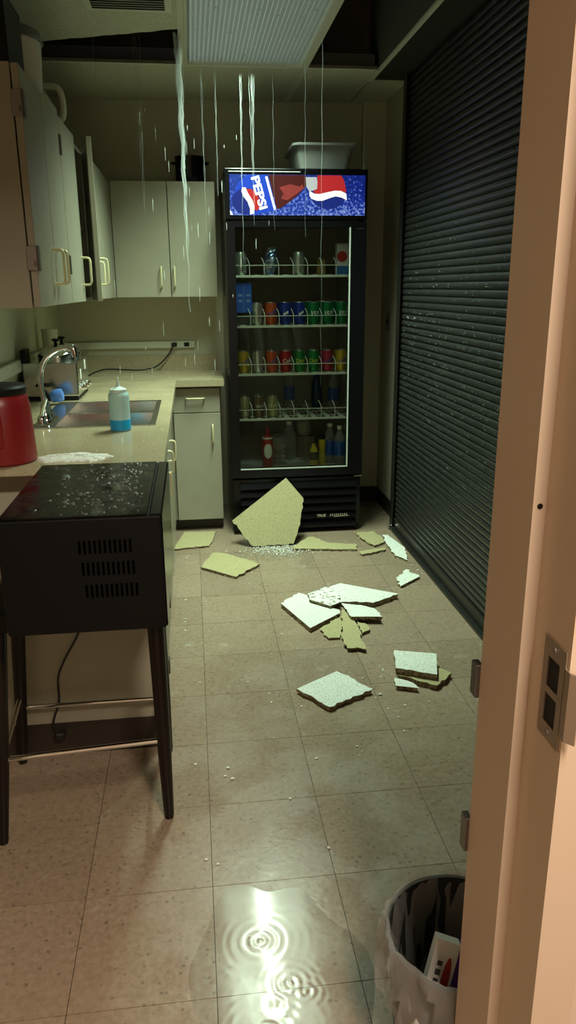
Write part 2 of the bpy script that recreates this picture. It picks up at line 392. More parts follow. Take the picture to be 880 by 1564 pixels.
# ceiling light
lt = Thing('ceiling_light', 'ribbed fluorescent ceiling light panel dripping with water', 'light', (0.315, 3.6, ZC))
def mat_lens(name, e):
    m = bpy.data.materials.new(name); N, L = nodes(m); b = N['Principled BSDF']; out = N['Material Output']
    b.inputs['Base Color'].default_value = (0.45, 0.50, 0.47, 1); b.inputs['Roughness'].default_value = 0.12
    b.inputs['Emission Color'].default_value = (0.72, 0.90, 0.80, 1); b.inputs['Emission Strength'].default_value = e
    t = N.new('ShaderNodeBsdfTransparent'); x = N.new('ShaderNodeMixShader'); x.inputs[0].default_value = 0.78
    L.new(t.outputs[0], x.inputs[1]); L.new(b.outputs[0], x.inputs[2]); L.new(x.outputs[0], out.inputs[0])
    return m
M_lens = [mat_lens('lens_rib_bright', 0.16), mat_lens('lens_rib_dim', 0.02)]  # refraction stripes put into the emission of alternating rib faces
fr = BM()
for a in ((0.020, 0.036, 3.002, 4.203), (0.594, 0.610, 3.002, 4.203), (0.036, 0.594, 3.002, 3.018), (0.036, 0.594, 4.187, 4.203)):
    box(fr, a[0], a[1], a[2], a[3], ZC - 0.012, ZC + 0.02, 0.002)
lt.part('frame', fr, M_tbar)
ln = BM(); nr = 28; w = 0.558 / nr
prev = None
for k in range(nr * 2 + 1):
    x = 0.036 + w * k / 2; z = ZC + (0.0 if k % 2 else 0.014)
    cur = (ln.verts.new((x, 3.018, z)), ln.verts.new((x, 4.187, z)))
    if prev: ln.faces.new((prev[0], cur[0], cur[1], prev[1])).material_index = k % 2
    prev = cur
lt.part('lens', ln, M_lens, label='grey ribbed plastic lens')
lt.part('housing', box(BM(), 0.022, 0.608, 3.004, 4.20, ZC + 0.03, ZC + 0.12), M_white)
lt.part('tube', tube(BM(), [(0.315, 3.05, ZC + 0.05), (0.315, 4.15, ZC + 0.05)], 0.014, 14), mat('fluorescent_tube', (0.9, 1, 0.9), 0.4, emit=(0.80, 1.0, 0.84), estr=5.0), True)

# ------------------------------------------------------------------ rolling shutter
XS = 1.18
sh = Thing('rolling_shutter', 'dark metal rolling shutter filling the right side, spattered with drops', 'shutter', (XS, 2.6, 0))
pitch = 0.0330; z = 0.075; slat0 = None
prof = [(0.0, 0.0), (-0.005, 0.003), (-0.0085, 0.010), (-0.0085, 0.020), (-0.0055, 0.0275), (0.0, 0.0315), (0.004, 0.0315), (0.004, 0.0)]
while z < ZC - 0.03:
    if slat0 is None:
        bm = BM(); a = [bm.verts.new((x, 0.99, zz)) for x, zz in prof]; b = [bm.verts.new((x, 4.255, zz)) for x, zz in prof]
        for k in range(len(prof)): bm.faces.new((a[k], a[(k + 1) % len(prof)], b[(k + 1) % len(prof)], b[k]))
        bm.faces.new(a[::-1]); bm.faces.new(b)
        slat0 = obj('slat', bm, M_shut, sh.e, True); o = slat0
    else:
        o = slat0.copy(); COL.objects.link(o); o.parent = sh.e
    o.location = (0, -2.6, z); z += pitch
bm = BM(); box(bm, XS - 0.016, XS + 0.010, 0.99, 4.255, 0.004, 0.072, 0.003); box(bm, XS - 0.040, XS - 0.016, 0.99, 4.255, 0.004, 0.016, 0.002)
sh.part('bottom_bar', bm, M_shutd)
bm = BM(); box(bm, XS - 0.030, XS - 0.024, 4.235, 4.285, 0.0, ZC - 0.004); box(bm, XS - 0.030, XR, 4.278, 4.285, 0, ZC - 0.004); box(bm, XS + 0.012, XR, 4.235, 4.278, 0, ZC - 0.004)
sh.part('guide_rail', bm, M_shutd)
sh.part('guide_rail', B(XS - 0.030, XR, 0.982, 0.988, 0, ZC - 0.004), M_shutd)
sh.part('backing_plate', B(XS + 0.012, XS + 0.018, 0.99, 4.235, 0.075, ZC - 0.004), M_plenum)
sh.part('end_bolt', tube(BM(), [(XS - 0.050, 4.245, 0.020), (XS - 0.030, 4.245, 0.020)], 0.011, 12), M_steel, True)
def drops(bm, p, r, flat=0.55, n=6, axis='z'):
    x, y, z = p; rings = []
    for i in range(2):
        a = PI / 2 * i / 2; rr = r * math.cos(a); h = r * flat * math.sin(a); ring = []
        for k in range(n):
            c, s = rr * math.cos(2 * PI * k / n), rr * math.sin(2 * PI * k / n)
            ring.append(bm.verts.new((x + c, y + s, z + h) if axis == 'z' else (x - h, y + c, z + s)))
        rings.append(ring)
    top = bm.verts.new((x, y, z + r * flat) if axis == 'z' else (x - r * flat, y, z))
    for k in range(n):
        bm.faces.new((rings[0][k], rings[0][(k + 1) % n], rings[1][(k + 1) % n], rings[1][k]))
        bm.faces.new((rings[1][k], rings[1][(k + 1) % n], top))
bm = BM()
for k in range(1500):
    z = min(2.2, abs(random.gauss(0.95, 0.38))); y = random.uniform(2.2, 4.2)
    zz = 0.075 + round((z - 0.075) / pitch) * pitch + random.choice((0.015, 0.010, 0.020))
    if zz < 0.09: continue
    drops(bm, (XS - 0.0082, y, zz), random.uniform(0.0010, 0.0030), 0.7, 6, 'x')
o = sh.part('water_drops', bm, mat('bright_drop', (0.32, 0.36, 0.33), 0.10, spec=0.8), True); o['kind'] = 'stuff'

# wall switch
sw = Thing('light_switch', 'small dark switch plate on the right wall beyond the shutter', 'switch', (XR, 4.70, 1.2))
sw.part('plate', B(XR - 0.006, XR, 4.665, 4.735, 1.145, 1.255, 0.002), M_hplate)
sw.part('toggle', B(XR - 0.014, XR - 0.006, 4.693, 4.707, 1.185, 1.215, 0.002), M_blackp)

# ------------------------------------------------------------------ cabinets
def handle_bm(p0, p1, out, r=0.0045):
    p0, p1, out = Vector(p0), Vector(p1), Vector(out); d = (p1 - p0).normalized(); L = out.length; c = min(0.012, L * 0.4); o = out.normalized()
    pts = [p0, p0 + o * (L - c), p0 + o * (L - 0.3 * c) + d * 0.3 * c, p0 + o * L + d * c, p1 + o * L - d * c, p1 + o * (L - 0.3 * c) - d * 0.3 * c, p1 + o * (L - c), p1]
    return tube(BM(), pts, r, 8)
def shell(x0, x1, y0, y1, z0, z1, t=0.016, openside='+x'):
    bm = BM()
    box(bm, x0, x1, y0, y1, z0, z0 + t); box(bm, x0, x1, y0, y1, z1 - t, z1)
    if openside == '+x':
        box(bm, x0, x1, y0, y0 + t, z0 + t, z1 - t); box(bm, x0, x1, y1 - t, y1, z0 + t, z1 - t); box(bm, x0, x0 + 0.006, y0 + t, y1 - t, z0 + t, z1 - t)
    else:
        box(bm, x0, x0 + t, y0, y1, z0 + t, z1 - t); box(bm, x1 - t, x1, y0, y1, z0 + t, z1 - t); box(bm, x0 + t, x1 - t, y1 - 0.006, y1, z0 + t, z1 - t)
    return bm
UZ0, UZ1 = 1.357, 1.990
XB, XD = -0.453, -0.429           # box front, door face
UG = 'cream upper cabinets along the left wall'
def upper(name, label, y0, y1, doors, group=UG):
    t = Thing(name, label, 'cabinet', (XL + 0.001, (y0 + y1) / 2, UZ0), group)
    t.part('body', shell(XL + 0.001, XB, y0, y1, UZ0, UZ1), M_lam)
    t.part('shelf', B(XL + 0.01, XB - 0.02, y0 + 0.017, y1 - 0.017, 1.66, 1.676), M_lamin)
    for (a, b, hy, hinge, ang) in doors:
        if ang:
            hp = Vector((XB + 0.004, b, 0))
            d = obj('door', B(0, 0.020, -(b - a), 0, UZ0 + 0.002, UZ1 - 0.002, 0.0015), M_lam, t.e)
            bmesh_loc = (hp.x - t.loc.x, hp.y - t.loc.y, -t.loc.z)
            d.location = bmesh_loc; d.rotation_euler = (0, 0, math.radians(ang))
            obj('handle', handle_bm((0.020, hy - b, 1.425), (0.020, hy - b, 1.530), (0.034, 0, 0)), M_brass, d, True)
        else:
            d = t.part('door', B(XB + 0.004, XD, a, b, UZ0 + 0.002, UZ1 - 0.002, 0.0015), M_lam)
            t.part('handle', handle_bm((XD, hy, 1.425), (XD, hy, 1.530), (0.034, 0, 0)), M_brass, True, d)
        for z0 in (1.857, 1.460):
            if hinge == 'near_end':
                bm = BM(); box(bm, XB - 0.001, XD + 0.003, a - 0.009, a - 0.001, z0, z0 + 0.066, 0.001)
                t.part('hinge', bm, M_hplate, parent=d)
                t.part('hinge_knuckle', box(B(XD + 0.003, XD + 0.008, a - 0.006, a + 0.022, z0 - 0.002, z0 + 0.068, 0.001), XD - 0.006, XD + 0.001, a - 0.0105, a - 0.009, z0 + 0.012, z0 + 0.026), M_hinge, parent=d)
            elif hinge == 'far':
                t.part('hinge', B(XD, XD + 0.007, b - 0.016, b + 0.004, z0, z0 + 0.066, 0.001), M_hinge, parent=d)
    return t
u1 = upper('upper_cabinet', 'nearest cream upper cabinet with grey hinges at its near end', 2.338, 2.968,
           [(2.339, 2.650, 2.615, 'near_end', 0), (2.654, 2.966, 2.695, 'far', 0)])
u2 = upper('upper_cabinet', 'cream upper cabinet whose far door hangs open', 2.970, 3.735,
           [(2.972, 3.345, 3.300, None, 0), (3.352, 3.733, 3.400, None, 10)])
u3 = upper('upper_cabinet', 'cream upper cabinet between the open door and the corner', 3.737, 4.62,
           [(3.742, 4.130, 3.830, None, 0)])
u3.part('filler_panel', B(XB + 0.004, XD, 4.134, 4.62, UZ0 + 0.002, UZ1 - 0.002), M_lam)

bc = Thing('upper_cabinet', 'cream two-door upper cabinet on the back wall beside the cooler', 'cabinet', (-0.13, YB - 0.001, UZ0))
bc.part('body', shell(-0.448, 0.163, 4.654, YB - 0.001, UZ0, UZ1 - 0.004, openside='-y'), M_lam)
bc.part('filler_panel', B(-0.447, -0.422, 4.634, 4.652, UZ0 + 0.002, UZ1 - 0.006), M_lam)
for a, b, hx in ((-0.419, -0.107, -0.157), (-0.103, 0.163, -0.081)):
    d = bc.part('door', B(a, b, 4.633, 4.652, UZ0 + 0.002, UZ1 - 0.006, 0.0015), M_lam)
    bc.part('handle', handle_bm((hx, 4.633, 1.417), (hx, 4.633, 1.527), (0, -0.03, 0)), M_brass, True, d)

# base cabinets, left run
FX = -0.137
def base(label, y0, y1, fronts, hinges=()):
    t = Thing('base_cabinet', label, 'cabinet', (-0.5, (y0 + y1) / 2, 0), 'cream base cabinets under the left counter')
    t.part('body', shell(XL + 0.001, FX - 0.020, y0, y1, 0.07, 0.872) if y0 != 2.802 else box(B(XL + 0.001, FX - 0.020, y0, y1, 0.07, 0.74), FX - 0.036, FX - 0.020, y0, y1, 0.74, 0.872), M_lam)
    t.part('toe_kick', B(XL + 0.001, FX - 0.045, y0, y1, 0.0, 0.07), M_toe)
    for (a, b, z0, z1, h) in fronts:
        d = t.part('drawer_front' if z0 > 0.7 else 'door', B(FX - 0.019, FX, a, b, z0, z1, 0.0015), M_lam)
        if h:
            t.part('handle', handle_bm((FX, h[0], h[1]), (FX, h[0], h[2]), (0.036, 0, 0)), M_brass, True, d)
    for y, z in hinges:
        t.part('hinge', B(FX, FX + 0.010, y - 0.016, y + 0.016, z - 0.028, z + 0.028, 0.001), M_hinge)
    return t
b1 = base('cream base cabinet at the near end behind the bar stool', 2.16, 2.80,
     [(2.165, 2.478, 0.073, 0.868, None), (2.482, 2.797, 0.073, 0.868, (2.58, 0.548, 0.640))], ((2.50, 0.070 + 0.03), (2.50, 0.40)))
b1.part('end_panel', B(XL + 0.001, FX - 0.019, 2.150, 2.159, 0.0, 0.872), M_lam)
b1.part('base_strip', B(XL + 0.001, FX - 0.019, 2.143, 2.150, 0.0, 0.108), M_toe, label='dark vinyl strip along the foot')
b2 = base('cream base cabinet under the steel sink', 2.802, 3.598,
     [(2.806, 3.198, 0.073, 0.868, (2.84, 0.640, 0.735)), (3.202, 3.594, 0.073, 0.868, (3.235, 0.640, 0.735))], ((2.83, 0.215),))
b3 = base('cream base cabinet in the corner under the food warmer', 3.60, 4.37,
     [(3.606, 3.98, 0.722, 0.868, None), (3.606, 3.98, 0.073, 0.716, (3.65, 0.60, 0.70)), (3.985, 4.368, 0.073, 0.868, None)])
nb = Thing('base_cabinet', 'narrow cream base cabinet with drawer beside the drinks cooler', 'cabinet', (0.01, 4.6, 0))
nb.part('body', B(-0.150, 0.147, 4.400, YB - 0.001, 0.07, 0.872), M_lam)
nb.part('toe_kick', B(-0.150, 0.147, 4.440, YB - 0.001, 0.0, 0.07), M_toe)
d = nb.part('drawer_front', B(-0.122, 0.146, 4.380, 4.399, 0.719, 0.856, 0.0015), M_lam)
nb.part('handle', handle_bm((-0.047, 4.380, 0.803), (0.057, 4.380, 0.803), (0, -0.030, 0)), M_brass, True, d)
d = nb.part('door', B(-0.122, 0.146, 4.380, 4.399, 0.073, 0.714, 0.0015), M_lam)
nb.part('handle', handle_bm((0.100, 4.380, 0.542), (0.100, 4.380, 0.646), (0, -0.030, 0)), M_brass, True, d)

# counter with sink cut-out
CZ0, CZ1 = 0.873, 0.910
ct = Thing('countertop', 'tan laminate L-shaped countertop, wet and glossy', 'countertop', (-0.45, 3.5, CZ0))
bm = BM()
SX0, SX1, SY0, SY1 = -0.612, -0.150, 2.872, 3.542
box(bm, XL + 0.001, -0.098, 2.130, SY0 + 0.01, CZ0, CZ1); box(bm, XL + 0.001, -0.098, SY1 - 0.01, YB - 0.001, CZ0, CZ1)
box(bm, XL + 0.001, SX0 + 0.01, SY0 + 0.01, SY1 - 0.01, CZ0, CZ1); box(bm, SX1 - 0.01, -0.098, SY0 + 0.01, SY1 - 0.01, CZ0, CZ1)
box(bm, -0.098, 0.172, 4.335, YB - 0.001, CZ0, CZ1)
ct.part('top', bm, M_counter)
ct.part('edge_band', B(XL + 0.001, -0.098, 2.127, 2.130, CZ0, CZ1 - 0.002), mat('brown_edge', (0.075, 0.05, 0.03), 0.4))
ct.part('backsplash', B(XL + 0.02, 0.160, YB - 0.020, YB - 0.001, CZ1, 1.003), M_counter)
ct.part('backsplash', B(XL + 0.001, XL + 0.020, 2.13, YB - 0.021, CZ1, 1.003), M_counter)

# sink
sk = Thing('sink', 'stainless double-bowl sink set in the tan counter', 'sink', (-0.38, 3.2, 0.91))
bm = BM()
DX = -0.525
def frame_rects(bm, z0, z1):
    box(bm, SX0, DX, SY0, SY1, z0, z1); box(bm, SX1 - 0.022, SX1, SY0, SY1, z0, z1)
    box(bm, DX, SX1 - 0.022, SY0, SY0 + 0.022, z0, z1); box(bm, DX, SX1 - 0.022, SY1 - 0.022, SY1, z0, z1)
    box(bm, DX, SX1 - 0.022, 3.190, 3.216, z0, z1)
frame_rects(bm, 0.9102, 0.9145)
bmesh.ops.bevel(bm, geom=[e for e in bm.edges if all(v.co.z > 0.914 for v in e.verts)], offset=0.002, segments=2, affect='EDGES')
sk.part('rim', bm, M_steel)
for y0, y1 in ((SY0 + 0.022, 3.190), (3.216, SY1 - 0.022)):
    bm = BM(); t = 0.0015; x0, x1, zb = DX, SX1 - 0.022, 0.76
    b0 = 0.02
    top = [(x0, y0), (x1, y0), (x1, y1), (x0, y1)]; bot = [(x0 + b0, y0 + b0), (x1 - b0, y0 + b0), (x1 - b0, y1 - b0), (x0 + b0, y1 - b0)]
    A = [bm.verts.new((x, y, 0.9115)) for x, y in top]; C = [bm.verts.new((x, y, zb)) for x, y in bot]
    for k in range(4): bm.faces.new((A[k], A[(k + 1) % 4], C[(k + 1) % 4], C[k]))
    bm.faces.new(C)
    bw = sk.part('bowl', bm, M_steel)
    sk.part('drain', lathe(BM(), [(0.032, 0.0), (0.032, 0.003), (0.012, 0.004)], ((x0 + x1) / 2, (y0 + y1) / 2, zb + 0.0005), 16), M_chrome, True, bw)

fc = Thing('faucet', 'chrome gooseneck faucet with clear lever handles at the sink', 'faucet', (-0.572, 3.0, 0.9137))
fb = (-0.572, 3.0)
fc.part('base', lathe(BM(), [(0.030, 0), (0.030, 0.012), (0.022, 0.024), (0.018, 0.05), (0.016, 0.075), (0.012, 0.085)], (fb[0], fb[1], 0.914), 18), M_chrome, True)
fc.part('base_plate', B(fb[0] - 0.03, fb[0] + 0.03, fb[1] - 0.11, fb[1] + 0.11, 0.9137, 0.922, 0.004), M_chrome)
neck = smoothpath([(fb[0], fb[1], 0.99), (-0.580, 3.0, 1.06), (-0.572, 3.0, 1.12), (-0.545, 3.0, 1.165), (-0.505, 3.0, 1.190), (-0.465, 3.0, 1.197)], 5)
fc.part('gooseneck', tube(BM(), neck, 0.0105, 12), M_chrome, True)
fc.part('spray_head', tube(BM(), [(-0.468, 3.0, 1.197), (-0.452, 3.0, 1.196), (-0.444, 3.0, 1.185), (-0.442, 3.0, 1.160)], [0.013, 0.016, 0.016, 0.013], 14), M_chrome, True)
for s in (-1, 1):
    h = fc.part('valve', lathe(BM(), [(0.018, 0), (0.017, 0.02), (0.012, 0.03)], (fb[0], fb[1] + s * 0.085, 0.922), 14), M_chrome, True)
    fc.part('lever', tube(BM(), [(fb[0], fb[1] + s * 0.085, 0.950), (fb[0] + 0.012 * -s, fb[1] + s * 0.10, 0.985), (fb[0] + 0.03 * -s, fb[1] + s * 0.12, 1.02)], [0.009, 0.008, 0.005], 10), M_chrome, True, h)

# food warmer
wx0, wx1, wy0, wy1 = -0.775, -0.530, 3.62, 3.98
fw = Thing('food_warmer', 'stainless countertop food warmer with round lids and black knobs', 'food warmer', ((wx0 + wx1) / 2, (wy0 + wy1) / 2, 0.910))
fw.part('body', B(wx0, wx1, wy0, wy1, 0.930, 1.085, 0.006, 2), M_steel)
fw.part('base', B(wx0 + 0.006, wx1 - 0.006, wy0 + 0.006, wy1 - 0.006, 0.9105, 0.930), M_blackp)
for k, yc in enumerate((3.715, 3.885)):
    c = ((wx0 + wx1) / 2 + 0.02, yc, 1.085)
    fw.part('well_rim', lathe(BM(), [(0.084, 0), (0.084, 0.022), (0.078, 0.022), (0.078, 0.0)], c, 28), M_steel, True)
    ld = fw.part('lid', lathe(BM(), [(0.088, 0.022), (0.088, 0.028), (0.080, 0.040), (0.055, 0.062), (0.02, 0.072), (0.001, 0.073)], c, 28), M_chrome, True)
    fw.part('lid_knob', lathe(BM(), [(0.008, 0.072), (0.007, 0.088), (0.018, 0.094), (0.018, 0.100), (0.004, 0.104)], c, 14), M_blackp, True, ld)
fw.part('corner_post', B(wx0 - 0.004, wx0 + 0.02, wy0 - 0.004, wy0 + 0.1, 1.085, 1.145, 0.004), M_blackp)
for k, yc in enumerate((3.69, 3.78, 3.87)):
    fw.part('dial', tube(BM(), [(wx1, yc, 0.962), (wx1 + 0.012, yc, 0.962), (wx1 + 0.014, yc, 0.962), (wx1 + 0.028, yc, 0.962)], [0.016, 0.016, 0.010, 0.009], 12), M_chrome, True)
for y0, z0 in ((3.70, 1.0), (3.86, 1.03)):
    fw.part('label_plate', B(wx1, wx1 + 0.0012, y0, y0 + 0.035, z0, z0 + 0.045), M_white)
fw.part('side_handle', handle_bm((wx0 + 0.06, wy0, 0.985), (wx0 + 0.13, wy0, 0.985), (0, -0.028, 0), 0.006), M_blackp, True)
# power strips
ps = Thing('power_strip', 'long pale wall raceway with two outlets above the back counter', 'power strip', (-0.33, YB, 1.05))
ps.part('raceway', B(XL + 0.03, 0.018, YB - 0.022, YB, 1.046, 1.088, 0.003), M_tbar)
for xc in (-0.110, -0.033):
    ps.part('outlet', B(xc - 0.016, xc + 0.016, YB - 0.025, YB - 0.022, 1.055, 1.079), M_blackp)
pth = smoothpath([(-0.115, YB - 0.040, 1.066), (-0.128, YB - 0.052, 1.040), (-0.165, YB - 0.055, 0.990), (-0.215, YB - 0.060, 0.945), (-0.27, YB - 0.07, 0.925), (-0.34, YB - 0.08, 0.918), (-0.44, YB - 0.07, 0.922), (-0.55, YB - 0.08, 0.926), (-0.62, 4.6, 0.917), (-0.62, 4.2, 0.917), (-0.64, 3.99, 0.925)], 6)
cab = fw.part('power_cord', tube(BM(), pth, 0.0045, 8), M_rubber, True)
fw.part('plug', B(-0.128, -0.098, YB - 0.045, YB - 0.026, 1.055, 1.079, 0.003), M_rubber, parent=cab)
pl_ = Thing('power_strip', 'pale wall raceway along the left wall above the sink', 'power strip', (XL, 3.3, 1.05))
pl_.part('raceway', B(XL, XL + 0.022, 2.2, 4.5, 1.046, 1.100, 0.003), M_tbar)
pl_.part('end_cap', B(XL, XL + 0.024, 4.5, 4.52, 1.044, 1.102, 0.002), M_hplate)

# things on the counter
cup = solo('tall_cup', lathe(BM(), [(0.030, 0), (0.034, 0.10), (0.041, 0.29), (0.043, 0.30), (0.038, 0.298), (0.030, 0.10), (0.026, 0.012)], (0, 0, 0), 24), mat('beige_plastic', (0.60, 0.57, 0.46), 0.45), (0, 0, 0),
           'tall beige tapered cup standing behind the food warmer', 'cup', smooth=True)
cup.location = (-0.735, 4.16, 0.910)
sb = Thing('squeeze_bottle', 'cloudy squeeze bottle with bright blue liquid beside the sink', 'bottle', (-0.272, 2.800, 0.9102))
sbx = (-0.272, 2.800, 0.9102)
sb.part('bottle_body', lathe(BM(), [(0.034, 0.0), (0.0375, 0.004), (0.0375, 0.125), (0.036, 0.134), (0.028, 0.141)], sbx, 28), M_cloud, True)
sb.part('blue_liquid', lathe(BM(), [(0.0345, 0.0005), (0.0380, 0.004), (0.0380, 0.040), (0.0376, 0.041)], (sbx[0], sbx[1], sbx[2] + 0.0004), 28), mat('blue_liquid', (0.02, 0.36, 0.72), 0.15, emit=None), True)
sb.part('cap', lathe(BM(), [(0.0305, 0.137), (0.0305, 0.150), (0.018, 0.156), (0.008, 0.160), (0.0045, 0.178), (0.0025, 0.192), (0.0012, 0.193)], sbx, 24), mat('pale_cap', (0.62, 0.78, 0.74), 0.35), True)
rc = Thing('canister', 'red plastic canister with black lid at the left edge of the counter', 'canister', (-0.580, 2.33, 0.9102))
rcx = (-0.580, 2.33, 0.9102)
rc.part('canister_body', lathe(BM(), [(0.092, 0), (0.098, 0.006), (0.096, 0.06), (0.092, 0.17), (0.086, 0.196), (0.080, 0.204)], rcx, 36), M_red, True)
rc.part('lid', lathe(BM(), [(0.084, 0.203), (0.086, 0.206), (0.086, 0.222), (0.080, 0.229), (0.03, 0.232)], rcx, 36), M_blackp, True)
rc.part('grip_panel', B(rcx[0] - 0.028, rcx[0] + 0.028, rcx[1] - 0.0965, rcx[1] - 0.090, rcx[2] + 0.055, rcx[2] + 0.15, 0.003), M_red)
# sodden white tile scrap on the counter
bm = BM(); n = 40; c = (-0.375, 2.335); ringv = []
for j in range(5):
    ring = []
    for k in range(n):
        a = 2 * PI * k / n; f = [1.0, 0.93, 0.72, 0.4, 0.1][j]
        jit = 1 + 0.09 * math.sin(5 * a) + 0.06 * math.sin(11 * a + 1) if j < 3 else 1
        ring.append(bm.verts.new((c[0] + 0.112 * f * jit * math.cos(a), c[1] + 0.062 * f * jit * math.sin(a), 0.9104 + [0, 0.004, 0.008, 0.010, 0.011][j] + (random.uniform(-0.002, 0.002) if j else 0))))
    ringv.append(ring)
for a, b in zip(ringv, ringv[1:]):
    for k in range(n): bm.faces.new((a[k], a[(k + 1) % n], b[(k + 1) % n], b[k]))
bm.faces.new(ringv[-1]); bm.faces.new(ringv[0][::-1])
solo('tile_scrap', bm, M_dwhite, (c[0], c[1], 0.9104), 'soggy white scrap lying on the counter by the canister', 'debris')
bs = Thing('sponge_bottle', 'small blue scrubber lying behind the faucet', 'scrubber', (-0.60, 3.50, 0.9137))
bm = BM(); lathe(bm, [(0.016, 0), (0.026, 0.01), (0.030, 0.04), (0.026, 0.055), (0.010, 0.06)], (0, 0, 0), 16)
bmesh.ops.rotate(bm, cent=(0, 0, 0), matrix=Matrix.Rotation(math.radians(78), 3, 'Y'), verts=bm.verts[:]); bmesh.ops.translate(bm, vec=(-0.640, 3.50, 0.9442), verts=bm.verts[:])
bs.part('head', bm, mat('blue_plastic', (0.09, 0.22, 0.62), 0.35), True)
bs.part('grip', tube(BM(), [(-0.640, 3.50, 0.944), (-0.66, 3.50, 0.965), (-0.675, 3.48, 0.985)], [0.014, 0.011, 0.009], 10), M_blackp, True)

# on top of the cabinets
pt = Thing('stock_pot', 'black pot with side handles on the back upper cabinet', 'pot', (0.033, 4.80, 1.986))
pt.part('pot_body', lathe(BM(), [(0.082, 0), (0.086, 0.008), (0.086, 0.140), (0.090, 0.146), (0.084, 0.146), (0.082, 0.02)], (0.033, 4.80, 1.9862), 32), M_black, True)
for s in (-1, 1):
    pt.part('handle', handle_bm((0.033 + s * 0.080, 4.775, 2.10), (0.033 + s * 0.080, 4.825, 2.10), (s * 0.026, 0, 0), 0.005), M_black, True)
tubx = Thing('bus_tub', 'grey plastic tub on top of the drinks cooler', 'tub', (0.745, 4.55, 2.0005))
def rrect(x0, x1, y0, y1, r, n=5):
    pts = []
    for cx, cy, a0 in ((x1 - r, y1 - r, 0), (x0 + r, y1 - r, 90), (x0 + r, y0 + r, 180), (x1 - r, y0 + r, 270)):
        for k in range(n + 1):
            a = math.radians(a0 + 90 * k / n); pts.append((cx + r * math.cos(a), cy + r * math.sin(a)))
    return pts
def loft(bm, loops, cap0=True, cap1=False):
    R = [[bm.verts.new(p) for p in lp] for lp in loops]; n = len(R[0])
    for a, b in zip(R, R[1:]):
        for k in range(n): bm.faces.new((a[k], a[(k + 1) % n], b[(k + 1) % n], b[k]))
    if cap0: bm.faces.new(R[0][::-1])
    if cap1: bm.faces.new(R[-1])
    return bm
def L3(pts, z): return [(x, y, z) for x, y in pts]
bm = loft(BM(), [L3(rrect(0.62, 0.88, 4.36, 4.74, 0.03), 2.001), L3(rrect(0.595, 0.905, 4.335, 4.765, 0.04), 2.120), L3(rrect(0.572, 0.925, 4.315, 4.785, 0.045), 2.128),
                 L3(rrect(0.572, 0.925, 4.315, 4.785, 0.045), 2.140), L3(rrect(0.60, 0.90, 4.34, 4.76, 0.04), 2.138), L3(rrect(0.625, 0.875, 4.365, 4.735, 0.03), 2.006)], True, True)
tubx.part('tub_body', bm, M_greytub, True)

tc = Thing('storage_tub', 'white lidded tub on the nearest upper cabinet', 'tub', (-0.565, 2.75, UZ1))
tcx = (-0.560, 2.78, UZ1 + 0.0005)
tc.part('tub_body', lathe(BM(), [(0.115, 0), (0.118, 0.01), (0.126, 0.160), (0.126, 0.165)], tcx, 36), mat('grey_white_plastic', (0.70, 0.70, 0.64), 0.22), True)
tc.part('lid', lathe(BM(), [(0.126, 0.160), (0.133, 0.163), (0.133, 0.178), (0.126, 0.190), (0.05, 0.192)], tcx, 36), mat('grey_lid', (0.10, 0.10, 0.11), 0.2), True)
bm = tube(BM(), [(tcx[0] + 0.128 * math.cos(a), tcx[1] + 0.128 * math.sin(a), tcx[2] + 0.125 - 0.010 * math.cos((a + 1.25) / 0.09 * PI / 2)) for a in [(-1.25 + 0.015 * i) for i in range(-6, 7)]], 0.0018, 5)
tc.part('smile_mark', bm, M_blackp)
jg = Thing('milk_jug', 'translucent white jug with loop handle beyond the lidded tub', 'jug', (-0.485, 3.20, UZ1))
bm = loft(BM(), [L3(rrect(-0.60, -0.47, 3.14, 3.28, 0.03), UZ1 + 0.0005), L3(rrect(-0.60, -0.47, 3.14, 3.28, 0.03), UZ1 + 0.07), L3(rrect(-0.585, -0.50, 3.16, 3.26, 0.03), UZ1 + 0.12), L3(rrect(-0.56, -0.53, 3.19, 3.23, 0.014), UZ1 + 0.15)], True, True)
jg.part('jug_body', bm, mat('jug_plastic', (0.56, 0.58, 0.46), 0.35), True)
jg.part('handle', tube(BM(), smoothpath([(-0.505, 3.20, UZ1 + 0.135), (-0.455, 3.19, UZ1 + 0.13), (-0.438, 3.19, UZ1 + 0.10), (-0.440, 3.19, UZ1 + 0.03), (-0.475, 3.19, UZ1 + 0.012)], 4), 0.011, 10), mat('jug_plastic', (0.56, 0.58, 0.46), 0.35), True)
bx = Thing('carton', 'black box on the nearest upper cabinet at the left edge', 'box', (-0.62, 2.45, UZ1))
bx.part('carton_body', B(-0.79, -0.452, 2.345, 2.56, UZ1 + 0.0005, UZ1 + 0.165, 0.002), M_blackp)
bx.part('carton_flap', B(-0.79, -0.452, 2.345, 2.56, UZ1 + 0.166, UZ1 + 0.170), M_blackp)

# ------------------------------------------------------------------ drinks cooler
FX0, FX1, FY0, FY1 = 0.202, 0.962, 4.25, 4.93
fr = Thing('drinks_cooler', 'black glass-door drinks cooler with lit blue header sign', 'cooler', (0.58, 4.6, 0))
bm = BM()
box(bm, FX0, FX0 + 0.04, FY0 + 0.055, FY1, 0.02, 2.0); box(bm, FX1 - 0.04, FX1, FY0 + 0.055, FY1, 0.02, 2.0)
box(bm, FX0 + 0.04, FX1 - 0.04, FY0 + 0.055, FY1, 1.76, 2.0); box(bm, FX0 + 0.04, FX1 - 0.04, FY0 + 0.055, FY1, 0.02, 0.37)
box(bm, FX0 + 0.04, FX1 - 0.04, FY1 - 0.04, FY1, 0.37, 1.76)
fr.part('cabinet', bm, M_black)
bm = BM(); i0, i1 = FX0 + 0.0405, FX1 - 0.0405
box(bm, i0, i0 + 0.004, FY0 + 0.056, FY1 - 0.041, 0.371, 1.759); box(bm, i1 - 0.004, i1, FY0 + 0.056, FY1 - 0.041, 0.371, 1.759)
